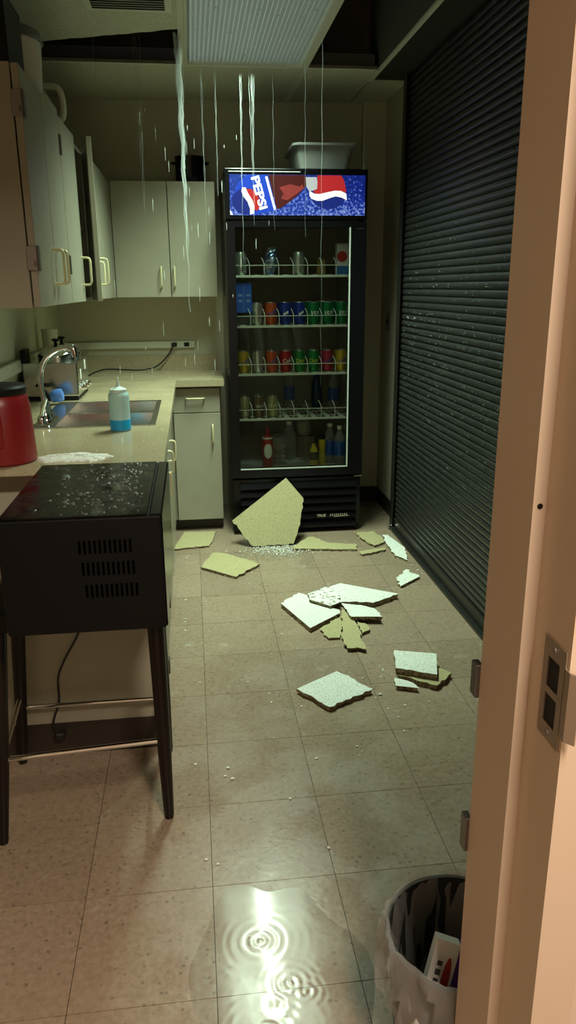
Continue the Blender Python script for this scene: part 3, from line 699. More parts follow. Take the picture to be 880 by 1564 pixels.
box(bm, i0 + 0.004, i1 - 0.004, FY1 - 0.046, FY1 - 0.041, 0.371, 1.759); box(bm, i0 + 0.004, i1 - 0.004, FY0 + 0.056, FY1 - 0.046, 0.371, 0.378); box(bm, i0 + 0.004, i1 - 0.004, FY0 + 0.056, FY1 - 0.046, 1.752, 1.759)
fr.part('liner', bm, M_liner)
for sx in (FX0 + 0.05, FX1 - 0.05):
    for sy in (FY0 + 0.12, FY1 - 0.08):
        fr.part('foot', lathe(BM(), [(0.02, 0), (0.02, 0.012), (0.012, 0.013), (0.012, 0.0205)], (sx, sy, 0), 12), M_blackp)
hd = fr.part('header', B(FX0, FX1, FY0 - 0.004, FY0 + 0.054, 1.752, 2.004, 0.006, 2), M_black)
# door frame
bm = BM(); gx0, gx1, gz0, gz1 = 0.250, 0.872, 0.402, 1.716
for a in ((FX0, gx0, 0.350, 1.745), (gx1, FX1, 0.350, 1.745), (gx0, gx1, 0.350, gz0), (gx0, gx1, gz1, 1.745)):
    box(bm, a[0], a[1], FY0, FY0 + 0.048, a[2], a[3])
dr = fr.part('door', bm, M_black)
bm = BM()
box(bm, gx1 - 0.004, gx1 + 0.003, FY0 - 0.003, FY0 + 0.004, gz0 - 0.004, gz1); box(bm, gx0, gx1, FY0 - 0.003, FY0 + 0.004, gz0 - 0.004, gz0 + 0.002)
fr.part('gasket', bm, M_gask, parent=dr, label='thin white gasket line')
fr.part('glass_pane', B(gx0, gx1, FY0 + 0.006, FY0 + 0.010, gz0, gz1), M_glass, parent=dr)
fr.part('hinge_cap', B(0.905, 0.945, FY0 - 0.002, FY0 + 0.02, 1.706, 1.711), M_steel, parent=dr)
fr.part('hinge_cap', B(0.915, 0.968, FY0 - 0.004, FY0 + 0.02, 0.338, 0.344), M_steel, parent=dr)
# kick grille with louvres
gm = fr.part('kick_panel', B(FX0 + 0.003, FX1 - 0.003, FY0 + 0.022, FY0 + 0.053, 0.022, 0.336, 0.003), M_black)
for k in range(6):
    z = 0.035 + k * 0.048
    bm = BM(); A = [(FY0 + 0.022, z), (FY0 + 0.022, z + 0.040), (FY0 + 0.016, z + 0.040), (FY0 - 0.002, z + 0.008), (FY0 + 0.004, z)]
    va = [bm.verts.new((FX0 + 0.045, y, zz)) for y, zz in A]; vb = [bm.verts.new((FX1 - 0.028, y, zz)) for y, zz in A]
    for q in range(5): bm.faces.new((va[q], va[(q + 1) % 5], vb[(q + 1) % 5], vb[q]))
    bm.faces.new(va[::-1]); bm.faces.new(vb)
    fr.part('louvre', bm, M_black, parent=gm)
bm = text_bm('TRUE', 0.022, 0.0006)
bmesh.ops.rotate(bm, cent=(0, 0, 0), matrix=Matrix.Rotation(PI / 2, 3, 'X'), verts=bm.verts[:]); bmesh.ops.translate(bm, vec=(0.695, FY0 - 0.004, 0.098), verts=bm.verts[:])
for k in range(9):
    x = 0.772 + k * 0.012
    prism_v = [(x, 0.098), (x + 0.005, 0.098), (x + 0.010, 0.114), (x + 0.006, 0.114)]
    bm.faces.new([bm.verts.new((a, FY0 - 0.004, b)) for a, b in prism_v])
bm.faces.new([bm.verts.new((a, FY0 - 0.004, b)) for a, b in ((0.80, 0.094), (0.888, 0.098), (0.888, 0.101), (0.80, 0.097))])
fr.part('badge', bm, mat('badge_silver', (0.70, 0.68, 0.55), 0.3, metal=0.4), parent=gm, label='small silver lettered badge')
# header sign print
def emis(name, col, s=1.0):
    return mat(name, (col[0] * 0.3, col[1] * 0.3, col[2] * 0.3), 0.3, emit=col, estr=s)
def mat_sign():
    m = bpy.data.materials.new('sign_blue_print'); N, L = nodes(m); b = N['Principled BSDF']; b.inputs['Roughness'].default_value = 0.25
    g = N.new('ShaderNodeNewGeometry'); sx = N.new('ShaderNodeSeparateXYZ'); L.new(g.outputs['Position'], sx.inputs[0])
    n1 = N.new('ShaderNodeTexNoise'); n1.inputs['Scale'].default_value = 75; n1.inputs['Detail'].default_value = 4; L.new(g.outputs['Position'], n1.inputs['Vector'])
    mz = N.new('ShaderNodeMapRange'); mz.inputs[1].default_value = 1.77; mz.inputs[2].default_value = 1.93; mz.inputs[3].default_value = 0.07; mz.inputs[4].default_value = -0.12
    L.new(sx.outputs['Z'], mz.inputs[0])
    ad = N.new('ShaderNodeMath'); L.new(n1.outputs['Fac'], ad.inputs[0]); L.new(mz.outputs[0], ad.inputs[1])
    r = N.new('ShaderNodeValToRGB'); r.color_ramp.elements[0].position = 0.35; r.color_ramp.elements[0].color = (0.004, 0.010, 0.16, 1)
    r.color_ramp.elements[1].position = 0.68; r.color_ramp.elements[1].color = (0.30, 0.42, 0.85, 1)
    e = r.color_ramp.elements.new(0.50); e.color = (0.010, 0.035, 0.36, 1)
    L.new(ad.outputs[0], r.inputs[0])
    mr = N.new('ShaderNodeMapRange'); mr.inputs[1].default_value = 0.25; mr.inputs[2].default_value = 0.95; mr.inputs[3].default_value = 0.75; mr.inputs[4].default_value = 0.75
    L.new(sx.outputs['X'], mr.inputs[0])
    sc = N.new('ShaderNodeVectorMath'); sc.operation = 'SCALE'; L.new(r.outputs[0], sc.inputs[0]); L.new(mr.outputs[0], sc.inputs['Scale'])
    L.new(sc.outputs[0], b.inputs['Emission Color']); b.inputs['Emission Strength'].default_value = 1.0; b.inputs['Base Color'].default_value = (0.01, 0.02, 0.10, 1)
    return m
sx0, sx1, sz0, sz1 = 0.228, 0.947, 1.774, 1.972
def sg(cx, cy): return (sx0 + (cx - 45) / 800 * (sx1 - sx0), sz1 - (cy - 92) / 252 * (sz1 - sz0))
sign = fr.part('sign_panel', B(sx0, sx1, FY0 - 0.007, FY0 - 0.0035, sz0, sz1), mat_sign(), label='backlit blue sign with cola lettering and round emblem')
def flat(pts, d, m, name='sign_print'):
    bm = BM(); bm.faces.new([bm.verts.new((*[sg(*p)[0]], FY0 - 0.007 - d, min(sz1, max(sz0, sg(*p)[1])))) for p in pts])
    bmesh.ops.triangulate(bm, faces=bm.faces[:])
    return fr.part(name, bm, m, parent=sign)
E_white = emis('print_white', (0.86, 0.86, 0.80), 1.0); E_red = emis('print_red', (0.40, 0.020, 0.022), 1.0)
E_blue = emis('print_deep_blue', (0.010, 0.020, 0.16), 1.0); E_cola = emis('print_cola', (0.060, 0.010, 0.010), 1.0)
E_colal = emis('print_cola_light', (0.22, 0.035, 0.03), 1.0); E_grey = emis('print_grey', (0.48, 0.50, 0.50), 0.8)
E_mblue = emis('print_mid_blue', (0.012, 0.05, 0.42), 1.0)
def arc(cx, cy, r, a0, a1, n=18, ry=None):
    return [(cx + r * math.cos(math.radians(a0 + (a1 - a0) * k / n)), cy + (ry or r) * math.sin(math.radians(a0 + (a1 - a0) * k / n))) for k in range(n + 1)]
# label of the bottle on the left
flat([(150, 94), (262, 94), (312, 312), (180, 342), (120, 342), (60, 260), (90, 150)], 0.0004, E_mblue)
flat(arc(140, 258, 82, 0, 360, 32)[:-1], 0.0007, E_blue)
flat([(130, 180), (172, 182), (205, 210), (222, 258), (218, 300), (200, 318), (182, 300), (176, 260), (150, 215)], 0.0010, E_red)
flat([(118, 172), (138, 172), (150, 205), (176, 250), (188, 290), (186, 334), (160, 340), (162, 305), (148, 262), (122, 225), (113, 195)], 0.0013, E_white)
flat([(252, 106), (266, 103), (314, 308), (302, 312)], 0.0012, E_white)
flat([(45, 310), (52, 322), (62, 342), (45, 342)], 0.0012, E_white)
# dark cola bottle
flat([(272, 94), (492, 94), (494, 160), (440, 222), (385, 268), (335, 304), (318, 304)], 0.0006, E_cola)
flat([(335, 170), (400, 150), (455, 165), (470, 150), (480, 175), (430, 215), (380, 250), (345, 240), (360, 205)], 0.0009, E_colal)
# round emblem on the right
flat(arc(625, 205, 108, 0, 360, 40, 100)[:-1], 0.0005, E_blue)
flat([(535, 200), (548, 165), (560, 130), (558, 94), (700, 94), (716, 120), (726, 160), (732, 200), (690, 190), (640, 196), (600, 210), (560, 212)], 0.0009, E_red)
flat([(512, 190), (540, 208), (575, 210), (620, 198), (665, 188), (700, 190), (732, 206), (736, 248), (700, 230), (668, 224), (630, 236), (590, 252), (555, 252), (525, 240), (512, 222)], 0.0013, E_white)
flat([(490, 106), (555, 106), (560, 135), (548, 160), (558, 178), (530, 190), (510, 192), (494, 165)], 0.0011, E_grey)
bm = text_bm('PEPSI', 0.060, 0.0022, 0.98)
a, b, c, d = bounds(bm); L = b - a
for v in bm.verts: v.co.x = (v.co.x - a) / L * 0.164; v.co.y = (v.co.y - c) / (d - c) * 0.046
ang = -math.radians(90 - 15.5); p0 = sg(168, 112)
bmesh.ops.rotate(bm, cent=(0, 0, 0), matrix=Matrix.Rotation(ang, 3, 'Z'), verts=bm.verts[:])
for v in bm.verts: v.co = Vector((p0[0] + v.co.x, FY0 - 0.0088, p0[1] + v.co.y))
fr.part('lettering', bm, E_white, parent=sign)
fr.part('sign_edge', B(sx0 - 0.004, 0.60, FY0 - 0.0075, FY0 - 0.004, sz1 + 0.012, sz1 + 0.016), M_gask, parent=hd)

# shelves
SHZ = [1.476, 1.207, 0.941, 0.684]
LANE = [0.290 + 0.0805 * k for k in range(8)]
YW = 4.33
bm = BM()
box(bm, 0.246, 0.918, YW - 0.004, YW + 0.004, -0.014, -0.002)
tube(bm, [(0.250, YW - 0.003, 0.049), (0.915, YW - 0.003, 0.049)], 0.0022, 6)
for k in range(9):
    x = 0.290 + 0.0805 * (k - 0.5)
    tube(bm, [(x, YW, -0.004), (x, YW, 0.055), (x - 0.006, YW + 0.018, 0.078), (x - 0.012, YW + 0.036, 0.090)], 0.0022, 6)
    tube(bm, [(x, YW, -0.006), (x, FY1 - 0.06, -0.006)], 0.0022, 5)
for y in (4.45, 4.60, 4.75, FY1 - 0.06): tube(bm, [(0.248, y, -0.010), (0.916, y, -0.010)], 0.0025, 5)
for x in LANE: box(bm, x - 0.014, x + 0.014, YW + 0.004, FY1 - 0.08, -0.004, 0.0)
shelf0 = obj('shelf', bm, M_wire, fr.e); shelf0['label'] = 'white wire shelf with lane dividers'
bmesh_off = -fr.loc
for k, z in enumerate(SHZ):
    o = shelf0 if k == 0 else shelf0.copy()
    if k: COL.objects.link(o); o.parent = fr.e
    o.location = (-fr.loc.x, -fr.loc.y, z)

# cans -----------------------------------------------------------------
def can_mat(name, col, metal=0.45, rough=0.28): return mat('can_' + name, col, rough, metal=metal)
KINDS = {
    'silver': ((0.62, 0.66, 0.62), None, None), 'orange': ((0.62, 0.10, 0.03), 'Crush', (0.03, 0.10, 0.42)),
    'blue': ((0.015, 0.05, 0.36), None, (0.75, 0.75, 0.75)), 'green': ((0.010, 0.23, 0.075), 'ite', (0.75, 0.80, 0.75)),
    'yellow': ((0.62, 0.42, 0.04), 'Crush', (0.03, 0.10, 0.42)), 'red': ((0.50, 0.022, 0.022), 'Cola', (0.80, 0.78, 0.72)),
    'dew': ((0.015, 0.24, 0.055), 'Dew', (0.55, 0.60, 0.06)), 'pink': ((0.48, 0.035, 0.075), 'Crush', (0.03, 0.10, 0.42)),
    'tan': ((0.40, 0.38, 0.22), None, None), 'brown': ((0.16, 0.11, 0.06), 'Sq', (0.62, 0.60, 0.50)), 'olive': ((0.34, 0.36, 0.14), 'Sq', (0.66, 0.66, 0.54)),
}
can_mesh = {}
CR, CH = 0.0325, 0.122
def wrap_text(s, w, h, zc, ang0, tilt=0.0, R=CR + 0.0005):
    bm = text_bm(s, 0.05, 0.001); a, b, c, d = bounds(bm)
    bmesh.ops.subdivide_edges(bm, edges=[e for e in bm.edges if e.calc_length() > 0.012], cuts=1)
    ct, st = math.cos(tilt), math.sin(tilt)
    for v in bm.verts:
        x = ((v.co.x - a) / (b - a) - 0.5) * w; z = ((v.co.y - c) / (d - c) - 0.5) * h
        x, z = x * ct - z * st, x * st + z * ct
        an = -PI / 2 + x / R + ang0
        v.co = Vector((R * math.cos(an), R * math.sin(an), zc + z))
    return bm
M_lid = mat('can_lid', (0.66, 0.68, 0.66), 0.25, metal=0.9)
def can(kind, x, y, z, label, group, ang=0.0):
    e = bpy.data.objects.new('soda_can', None); COL.objects.link(e); e.location = (x, y, z); e.rotation_euler = (0, 0, ang)
    tag(e, label, 'can', group)
    if kind not in can_mesh:
        col, txt, tc = KINDS[kind]
        b = obj('can_body', lathe(BM(), [(0.024, 0.0), (0.027, 0.002), (CR, 0.011), (CR, 0.103), (0.0275, 0.1165), (0.0272, 0.1185)], n=18), can_mat(kind, col, 0.85 if kind == 'silver' else 0.4), e, True)
        t = obj('lid', lathe(BM(), [(0.0272, 0.1180), (0.0278, 0.1205), (0.0262, 0.1215), (0.0250, 0.1175), (0.004, 0.1175)], n=18), M_lid, e, True)
        L = [b, t]
        if txt:
            L.append(obj('print', wrap_text(txt, 0.060, 0.024, 0.066, 0.1, 0.55 if txt == 'Crush' else 0.15), mat('canprint_' + kind, tc, 0.4), e))
        elif kind == 'blue':
            bm = BM(); n = 10
            vs = [[bm.verts.new(((CR + 0.0005) * math.cos(-PI / 2 + a), (CR + 0.0005) * math.sin(-PI / 2 + a), 0.062 + s * 0.007 + 0.006 * math.sin(a * 4))) for a in [-0.45 + 0.9 * k / n for k in range(n + 1)]] for s in (-1, 1)]
            for k in range(n): bm.faces.new((vs[0][k], vs[0][k + 1], vs[1][k + 1], vs[1][k]))
            L.append(obj('print', bm, mat('canprint_' + kind, tc, 0.4), e))
        can_mesh[kind] = L
    else:
        for o in can_mesh[kind]:
            c = o.copy(); COL.objects.link(c); c.parent = e
    return e
kname = {'dew': 'yellow-lettered green', 'pink': 'pink-red', 'olive': 'olive green', 'brown': 'dark brown', 'blue': 'dark blue'}
for _k in KINDS: kname.setdefault(_k, _k)
lanename = ['leftmost', 'second from left', 'third from left', 'fourth from left', 'fourth from right', 'third from right', 'second from right', 'rightmost']
shelfname = ['top', 'second', 'third', 'fourth']
def row(si, spec, deep):
    for li, kind, desc in spec:
        nd = deep if isinstance(deep, int) else deep.get(li, 2)
        for k in range(nd):
            y = YW + 0.045 + k * 0.0665
            if k == 0:
                lab = f'{desc}, at the front of the {shelfname[si]} shelf'; g = 'front cans in the drinks cooler'
            else:
                place = {2: 'second', 3: 'third', 4: 'fourth', 5: 'fifth'}[k + 1]
                lab = f'{kname[kind]} can {place} back behind the {lanename[li]} can of the {shelfname[si]} shelf'; g = 'cans behind the front row in the cooler'
            can(kind, LANE[li], y, SHZ[si] + 0.0005, lab, g, random.uniform(-0.25, 0.25) + (PI if (li + k) % 3 == 2 and k else 0))
can('silver', LANE[0] - 0.004, YW + 0.05, SHZ[0] + 0.0005, 'silver can alone at the left of the top cooler shelf', 'front cans in the drinks cooler')
can('silver', LANE[4] - 0.004, YW + 0.05, SHZ[0] + 0.0005, 'silver can in the middle of the top cooler shelf', 'front cans in the drinks cooler', 0.4)
row(1, [(1, 'silver', 'slim silver can, beside the blue carton'), (2, 'orange', 'orange can with blue lettering'), (3, 'blue', 'dark blue can, left of the two'), (4, 'blue', 'dark blue can, right of the two'),
        (5, 'green', 'green can, leftmost of three'), (6, 'green', 'green can, middle of three'), (7, 'green', 'green can, rightmost of three')], {1: 1, 2: 2, 3: 3, 4: 3, 5: 5, 6: 5, 7: 5})
row(2, [(0, 'yellow', 'yellow can with blue print, leftmost'), (1, 'silver', 'silver can, second from the left'), (2, 'orange', 'orange can with blue print'), (3, 'red', 'red can with white script'), (4, 'dew', 'green can with yellow lettering, left one'),
        (5, 'dew', 'green can with yellow lettering, right one'), (6, 'pink', 'pink-red can with blue lettering'), (7, 'yellow', 'yellow can with blue print, rightmost')], 2)
row(3, [(0, 'tan', 'tan can, leftmost'), (1, 'brown', 'dark brown can with pale script'), (2, 'olive', 'olive green can with pale script')], 2)

# other things inside the cooler
bgf = Thing('snack_bag', 'crumpled silver and blue foil bag on the top cooler shelf', 'bag', (0.447, YW + 0.07, SHZ[0] + 0.0005))
bm = BM(); n = 9; m_ = 12; V = []
for j in range(m_ + 1):
    t = j / m_; w = 0.034 * (0.75 + 0.35 * math.sin(PI * t)); th = 0.018 * math.sin(PI * min(0.97, t * 0.95 + 0.05)) + 0.002; ring = []
    for k in range(14):
        a = 2 * PI * k / 14; q = 1 + random.uniform(-0.18, 0.18)
        ring.append((0.447 + w * q * math.cos(a) + 0.02 * t, YW + 0.07 + th * q * math.sin(a), SHZ[0] + 0.001 + 0.145 * t))
    V.append(ring)
loft(bm, V, True, True)
bgf.part('foil', bm, mat('foil', (0.45, 0.52, 0.55), 0.25, metal=0.85, noise=(0.05, 0.12, 0.35), nscale=30))
jc = Thing('juice_carton', 'white carton with red disc and blue foot at the right of the top cooler shelf', 'carton', (0.853, YW + 0.06, SHZ[0] + 0.0005))
jc.part('carton_body', B(0.822, 0.885, YW + 0.03, YW + 0.095, SHZ[0] + 0.0005, SHZ[0] + 0.165, 0.002), mat('carton_white', (0.70, 0.72, 0.70), 0.4))
jc.part('blue_band', B(0.8215, 0.8855, YW + 0.0295, YW + 0.06, SHZ[0] + 0.001, SHZ[0] + 0.045), mat('carton_blue', (0.03, 0.16, 0.50), 0.4))
jc.part('red_disc', tube(BM(), [(0.850, YW + 0.0285, SHZ[0] + 0.095), (0.850, YW + 0.031, SHZ[0] + 0.095)], 0.029, 24), mat('carton_red', (0.50, 0.03, 0.03), 0.4))
pk = solo('snack_packet', B(0.725, 0.775, YW + 0.12, YW + 0.15, SHZ[0] + 0.0005, SHZ[0] + 0.085, 0.008, 2), mat('packet_tan', (0.30, 0.20, 0.06), 0.5), (0.75, YW + 0.13, SHZ[0] + 0.0005),
          'small tan packet at the back of the top cooler shelf', 'packet')
bcx = Thing('blue_box', 'bright blue carton standing at the left of the second cooler shelf', 'box', (0.298, YW + 0.1, SHZ[1] + 0.0005))
MB_ = mat('box_blue', (0.02, 0.13, 0.62), 0.35)
bcx.part('box_body', B(0.252, 0.343, YW + 0.045, YW + 0.20, SHZ[1] + 0.066, SHZ[1] + 0.226, 0.002), MB_)
bcx.part('box_tray', B(0.256, 0.340, YW + 0.06, YW + 0.20, SHZ[1] + 0.0005, SHZ[1] + 0.0655), mat('dark_card', (0.05, 0.05, 0.045), 0.6))
for k in range(2):
    for q in range(2):
        x = 0.268 + k * 0.045
        bcx.part('print', B(x, x + 0.022, YW + 0.0443, YW + 0.045, SHZ[1] + 0.125 + q * 0.03, SHZ[1] + 0.137 + q * 0.03), mat('box_print', (0.25, 0.40, 0.75), 0.4))
bcx.part('box_seam', B(0.2965, 0.2985, YW + 0.0443, YW + 0.045, SHZ[1] + 0.067, SHZ[1] + 0.225), mat('box_print', (0.25, 0.40, 0.75), 0.4))
def bottle(name, label, cat, x, y, z, prof, mt, cap=None, band=None, group=None, n=20):
    t = Thing(name, label, cat, (x, y, z), group)
    t.part('bottle_body', lathe(BM(), prof, (x, y, z), n), mt, True)
    if cap: t.part('cap', lathe(BM(), [(cap[0], cap[1]), (cap[0], cap[2]), (cap[0] * 0.6, cap[2] + 0.001)], (x, y, z), n), cap[3], True)
    if band: t.part('wrapper', lathe(BM(), [(band[0], band[1]), (band[0], band[2])], (x, y, z), n, False), band[3], True)
    return t
PB = lambda h, r: [(r * 0.85, 0), (r, 0.008), (r, h * 0.60), (r * 0.92, h * 0.68), (0.4 * r, h * 0.88), (0.38 * r, h * 0.93)]
zf = 0.3785
M_wblue = mat('wrapper_blue', (0.02, 0.09, 0.40), 0.35)
M_pyel = mat('mustard_yellow', (0.62, 0.48, 0.02), 0.4)
bottle('water_bottle', 'clear water bottle with blue wrapper, left of the pair at the cooler floor', 'bottle', 0.806, 4.46, zf, PB(0.24, 0.034), M_clearp, (0.016, 0.222, 0.24, M_white), (0.0346, 0.05, 0.14, M_wblue))
bottle('water_bottle', 'clear water bottle with blue wrapper, right of the pair at the cooler floor', 'bottle', 0.856, 4.40, zf, PB(0.235, 0.034), M_clearp, (0.016, 0.217, 0.235, M_white), (0.0346, 0.06, 0.145, M_wblue))
bottle('mustard_bottle', 'tall yellow squeeze bottle with dark cap at the cooler floor', 'bottle', 0.757, 4.44, zf, [(0.022, 0), (0.024, 0.004), (0.020, 0.06), (0.018, 0.09), (0.024, 0.13), (0.018, 0.150)], M_pyel, (0.017, 0.150, 0.175, M_blackp))
bottle('lemon_bottle', 'short yellow bottle with black label at the cooler floor', 'bottle', 0.700, 4.40, zf, [(0.024, 0), (0.026, 0.004), (0.026, 0.085), (0.014, 0.115)], M_pyel, (0.012, 0.113, 0.130, M_pyel), (0.0264, 0.035, 0.085, mat('label_black', (0.04, 0.04, 0.02), 0.4)))
wc = bottle('whipped_cream_can', 'red spray can with white oval label at the cooler floor', 'can', 0.420, 4.38, zf, [(0.030, 0), (0.032, 0.004), (0.032, 0.175), (0.026, 0.190), (0.018, 0.196)], mat('spray_red', (0.42, 0.025, 0.02), 0.35, metal=0.3), (0.0325, 0.176, 0.184, M_white))
wc.part('nozzle', lathe(BM(), [(0.017, 0.185), (0.015, 0.22), (0.006, 0.245), (0.003, 0.255)], (0.420, 4.38, zf), 16), M_red, True)
bm = BM(); rows_ = []
for j in range(13):
    t = -1 + 2 * j / 12; hw = 0.026 * math.sqrt(max(0.0, 1 - t * t)) + 0.0004
    rows_.append([bm.verts.new((0.420 + 0.0328 * math.cos(-PI / 2 + (-1 + 2 * i / 8) * hw / 0.0325), 4.38 + 0.0328 * math.sin(-PI / 2 + (-1 + 2 * i / 8) * hw / 0.0325), zf + 0.105 + 0.045 * t)) for i in range(9)])
for a_, b_ in zip(rows_, rows_[1:]):
    for i in range(8): bm.faces.new((a_[i], a_[i + 1], b_[i + 1], b_[i]))
wc.part('oval_label', bm, M_white)
M_nut = mat('snack_mix', (0.42, 0.22, 0.09), 0.6, noise=(0.62, 0.45, 0.28), nscale=60)
nj = Thing('snack_jar', 'clear tub of tan snacks behind the red spray can', 'jar', (0.492, 4.50, zf))
nj.part('jar_wall', lathe(BM(), [(0.062, 0), (0.066, 0.006), (0.066, 0.155), (0.069, 0.165), (0.069, 0.170)], (0.492, 4.50, zf), 24, False), M_clearp, True)
bm = BM()
for k in range(40):
    a = random.uniform(0, 2 * PI); r = random.uniform(0.01, 0.048); c = (0.492 + r * math.cos(a), 4.50 + r * math.sin(a), zf + random.uniform(0.012, 0.12))
    rr = bmesh.ops.create_icosphere(bm, subdivisions=1, radius=random.uniform(0.009, 0.014)); bmesh.ops.translate(bm, vec=c, verts=rr['verts'])
o = nj.part('snacks', bm, M_nut, True); o['kind'] = 'stuff'
bottle('clear_jug', 'clear jug with white cap in the middle of the cooler floor', 'jug', 0.575, 4.60, zf, PB(0.235, 0.048), M_clearp, (0.018, 0.215, 0.237, M_white))
cb = Thing('carton', 'plain brown carton under the big jar at the cooler floor', 'box', (0.645, 4.52, zf))
cb.part('carton_body', B(0.628, 0.740, 4.62, 4.74, zf, zf + 0.135, 0.002), mat('cardboard', (0.20, 0.17, 0.11), 0.7))
cb.part('tape', B(0.675, 0.695, 4.6192, 4.62, zf, zf + 0.135), mat('tape', (0.26, 0.23, 0.15), 0.4))
pj_ = Thing('pickle_jar', 'big glass jar of pale slices standing on the brown carton', 'jar', (0.680, 4.68, zf + 0.1355))
pj_.part('jar_wall', lathe(BM(), [(0.045, 0), (0.052, 0.008), (0.054, 0.09), (0.042, 0.11), (0.040, 0.12)], (0.680, 4.68, zf + 0.1355), 22, False), M_clearp, True)
pj_.part('lid', lathe(BM(), [(0.044, 0.112), (0.044, 0.13), (0.02, 0.131)], (0.680, 4.68, zf + 0.1355), 22), M_white, True)
pj_.part('contents', lathe(BM(), [(0.042, 0.003), (0.048, 0.01), (0.050, 0.085), (0.02, 0.09)], (0.680, 4.68, zf + 0.1355), 18), mat('pickles', (0.30, 0.24, 0.10), 0.5, noise=(0.52, 0.44, 0.26), nscale=55), True)
for k, (x, y) in enumerate(((0.595, 4.74), (0.765, 4.70), (0.856, 4.62))):
    bottle('water_bottle', ['clear bottle at the back of the fourth cooler shelf, left of three', 'dark blue bottle at the back of the fourth cooler shelf, middle of three', 'clear bottle at the back of the fourth cooler shelf, rightmost of three'][k],
           'bottle', x, y, SHZ[3] + 0.0005, PB(0.23, 0.034), M_clearp if k != 1 else mat('deep_blue_plastic', (0.02, 0.05, 0.14), 0.25), (0.016, 0.213, 0.229, M_white), (0.0346, 0.05, 0.13, M_wblue) if k != 1 else None)

# ------------------------------------------------------------------ bar stool and microwave
stl = Thing('bar_stool', 'dark wooden bar stool with chrome foot rails carrying the microwave', 'stool', (-0.33, 1.95, 0))
legs = {'a': ((-0.118, 1.80), (-0.123, 1.80)), 'b': ((-0.552, 1.755), (-0.505, 1.78)), 'c': ((-0.575, 2.115), (-0.528, 2.09)), 'd': ((-0.128, 2.115), (-0.135, 2.09))}
for k, (p, q) in legs.items():
    pts = [(p[0], p[1], 0.0), (p[0], p[1], 0.012), (p[0] + (q[0] - p[0]) * 0.35, p[1] + (q[1] - p[1]) * 0.35, 0.21), (q[0], q[1], 0.61)]
    stl.part('leg', tube(BM(), pts, [0.0125, 0.014, 0.0185, 0.022], 14), M_wood, True)
def lp(k, z):
    p, q = legs[k]; t = z / 0.61; return (p[0] + (q[0] - p[0]) * t, p[1] + (q[1] - p[1]) * t, z)
for a, b, z in (('a', 'b', 0.245), ('c', 'd', 0.195), ('b', 'c', 0.235), ('a', 'd', 0.235)):
    stl.part('foot_rail', tube(BM(), [lp(a, z), lp(b, z)], 0.0075, 10), M_chrome, True)
bm = loft(BM(), [L3(rrect(-0.535, -0.098, 1.765, 2.118, 0.025), 0.600), L3(rrect(-0.545, -0.092, 1.757, 2.122, 0.03), 0.612), L3(rrect(-0.545, -0.092, 1.757, 2.122, 0.03), 0.650), L3(rrect(-0.53, -0.104, 1.77, 2.112, 0.03), 0.6645)], True, True)
stl.part('seat', bm, M_blackp, True)
mx0, mx1, my0, my1, mz0, mz1 = -0.430, -0.084, 1.585, 2.112, 0.672, 0.942
mw = Thing('microwave', 'black microwave on the bar stool, its wet top beaded with water', 'microwave', ((mx0 + mx1) / 2, (my0 + my1) / 2, 0.665))
mw.part('body', B(mx0, mx1, my0, my1, mz0, mz1 - 0.004, 0.004, 2), M_blackm)
mw.part('top_panel', B(mx0 + 0.004, mx1 - 0.028, my0 + 0.004, my1 - 0.004, mz1 - 0.004, mz1, 0.0015), M_blackwet)
mw.part('front_bezel', B(mx1 - 0.025, mx1 + 0.004, my0 + 0.002, my1 - 0.002, mz0 + 0.002, mz1 - 0.001, 0.004), M_black)
for sx in (mx0 + 0.05, mx1 - 0.05):
    for sy in (1.80, my1 - 0.05):
        mw.part('foot', lathe(BM(), [(0.012, 0), (0.012, 0.0075)], (sx, sy, 0.6645), 10), M_rubber)
for r, zt in enumerate((0.888, 0.838, 0.786)):
    bm = BM()
    for k in range(11):
        x = -0.262 + 0.004 * r + k * 0.0108
        box(bm, x, x + 0.0048, my0 - 0.0012, my0 + 0.002, zt - 0.030, zt)
    mw.part('vent_row', bm, mat('vent_black', (0.0008, 0.0008, 0.0008), 0.9, spec=0.0), label='row of dark vent slots')
bm = BM()
for k in range(300):
    x = random.triangular(mx0 + 0.06, mx1 - 0.035, mx1 - 0.09); y = random.uniform(my0 + 0.02, my1 - 0.02); drops(bm, (x, y, mz1), random.choice((0.0015, 0.002, 0.003, 0.0045, 0.006)) * random.uniform(0.7, 1.1), 0.45, 8)
o = mw.part('water_drops', bm, mat('clear_drop', (0.10, 0.11, 0.10), 0.04, spec=0.9), True); o['kind'] = 'stuff'
cd = smoothpath([(-0.335, 2.128, 0.55), (-0.37, 2.126, 0.43), (-0.42, 2.124, 0.34), (-0.445, 2.122, 0.28), (-0.45, 2.122, 0.20), (-0.470, 2.120, 0.14), (-0.472, 2.12, 0.11), (-0.458, 2.12, 0.09)], 5)
cd = [Vector((-0.30, 2.126, 0.70)), Vector((-0.31, 2.128, 0.62))] + cd
co = mw.part('power_cord', tube(BM(), cd, 0.0035, 8), M_rubber, True)
mw.part('plug', B(-0.470, -0.440, 2.105, 2.135, 0.072, 0.095, 0.005), M_rubber, parent=co)

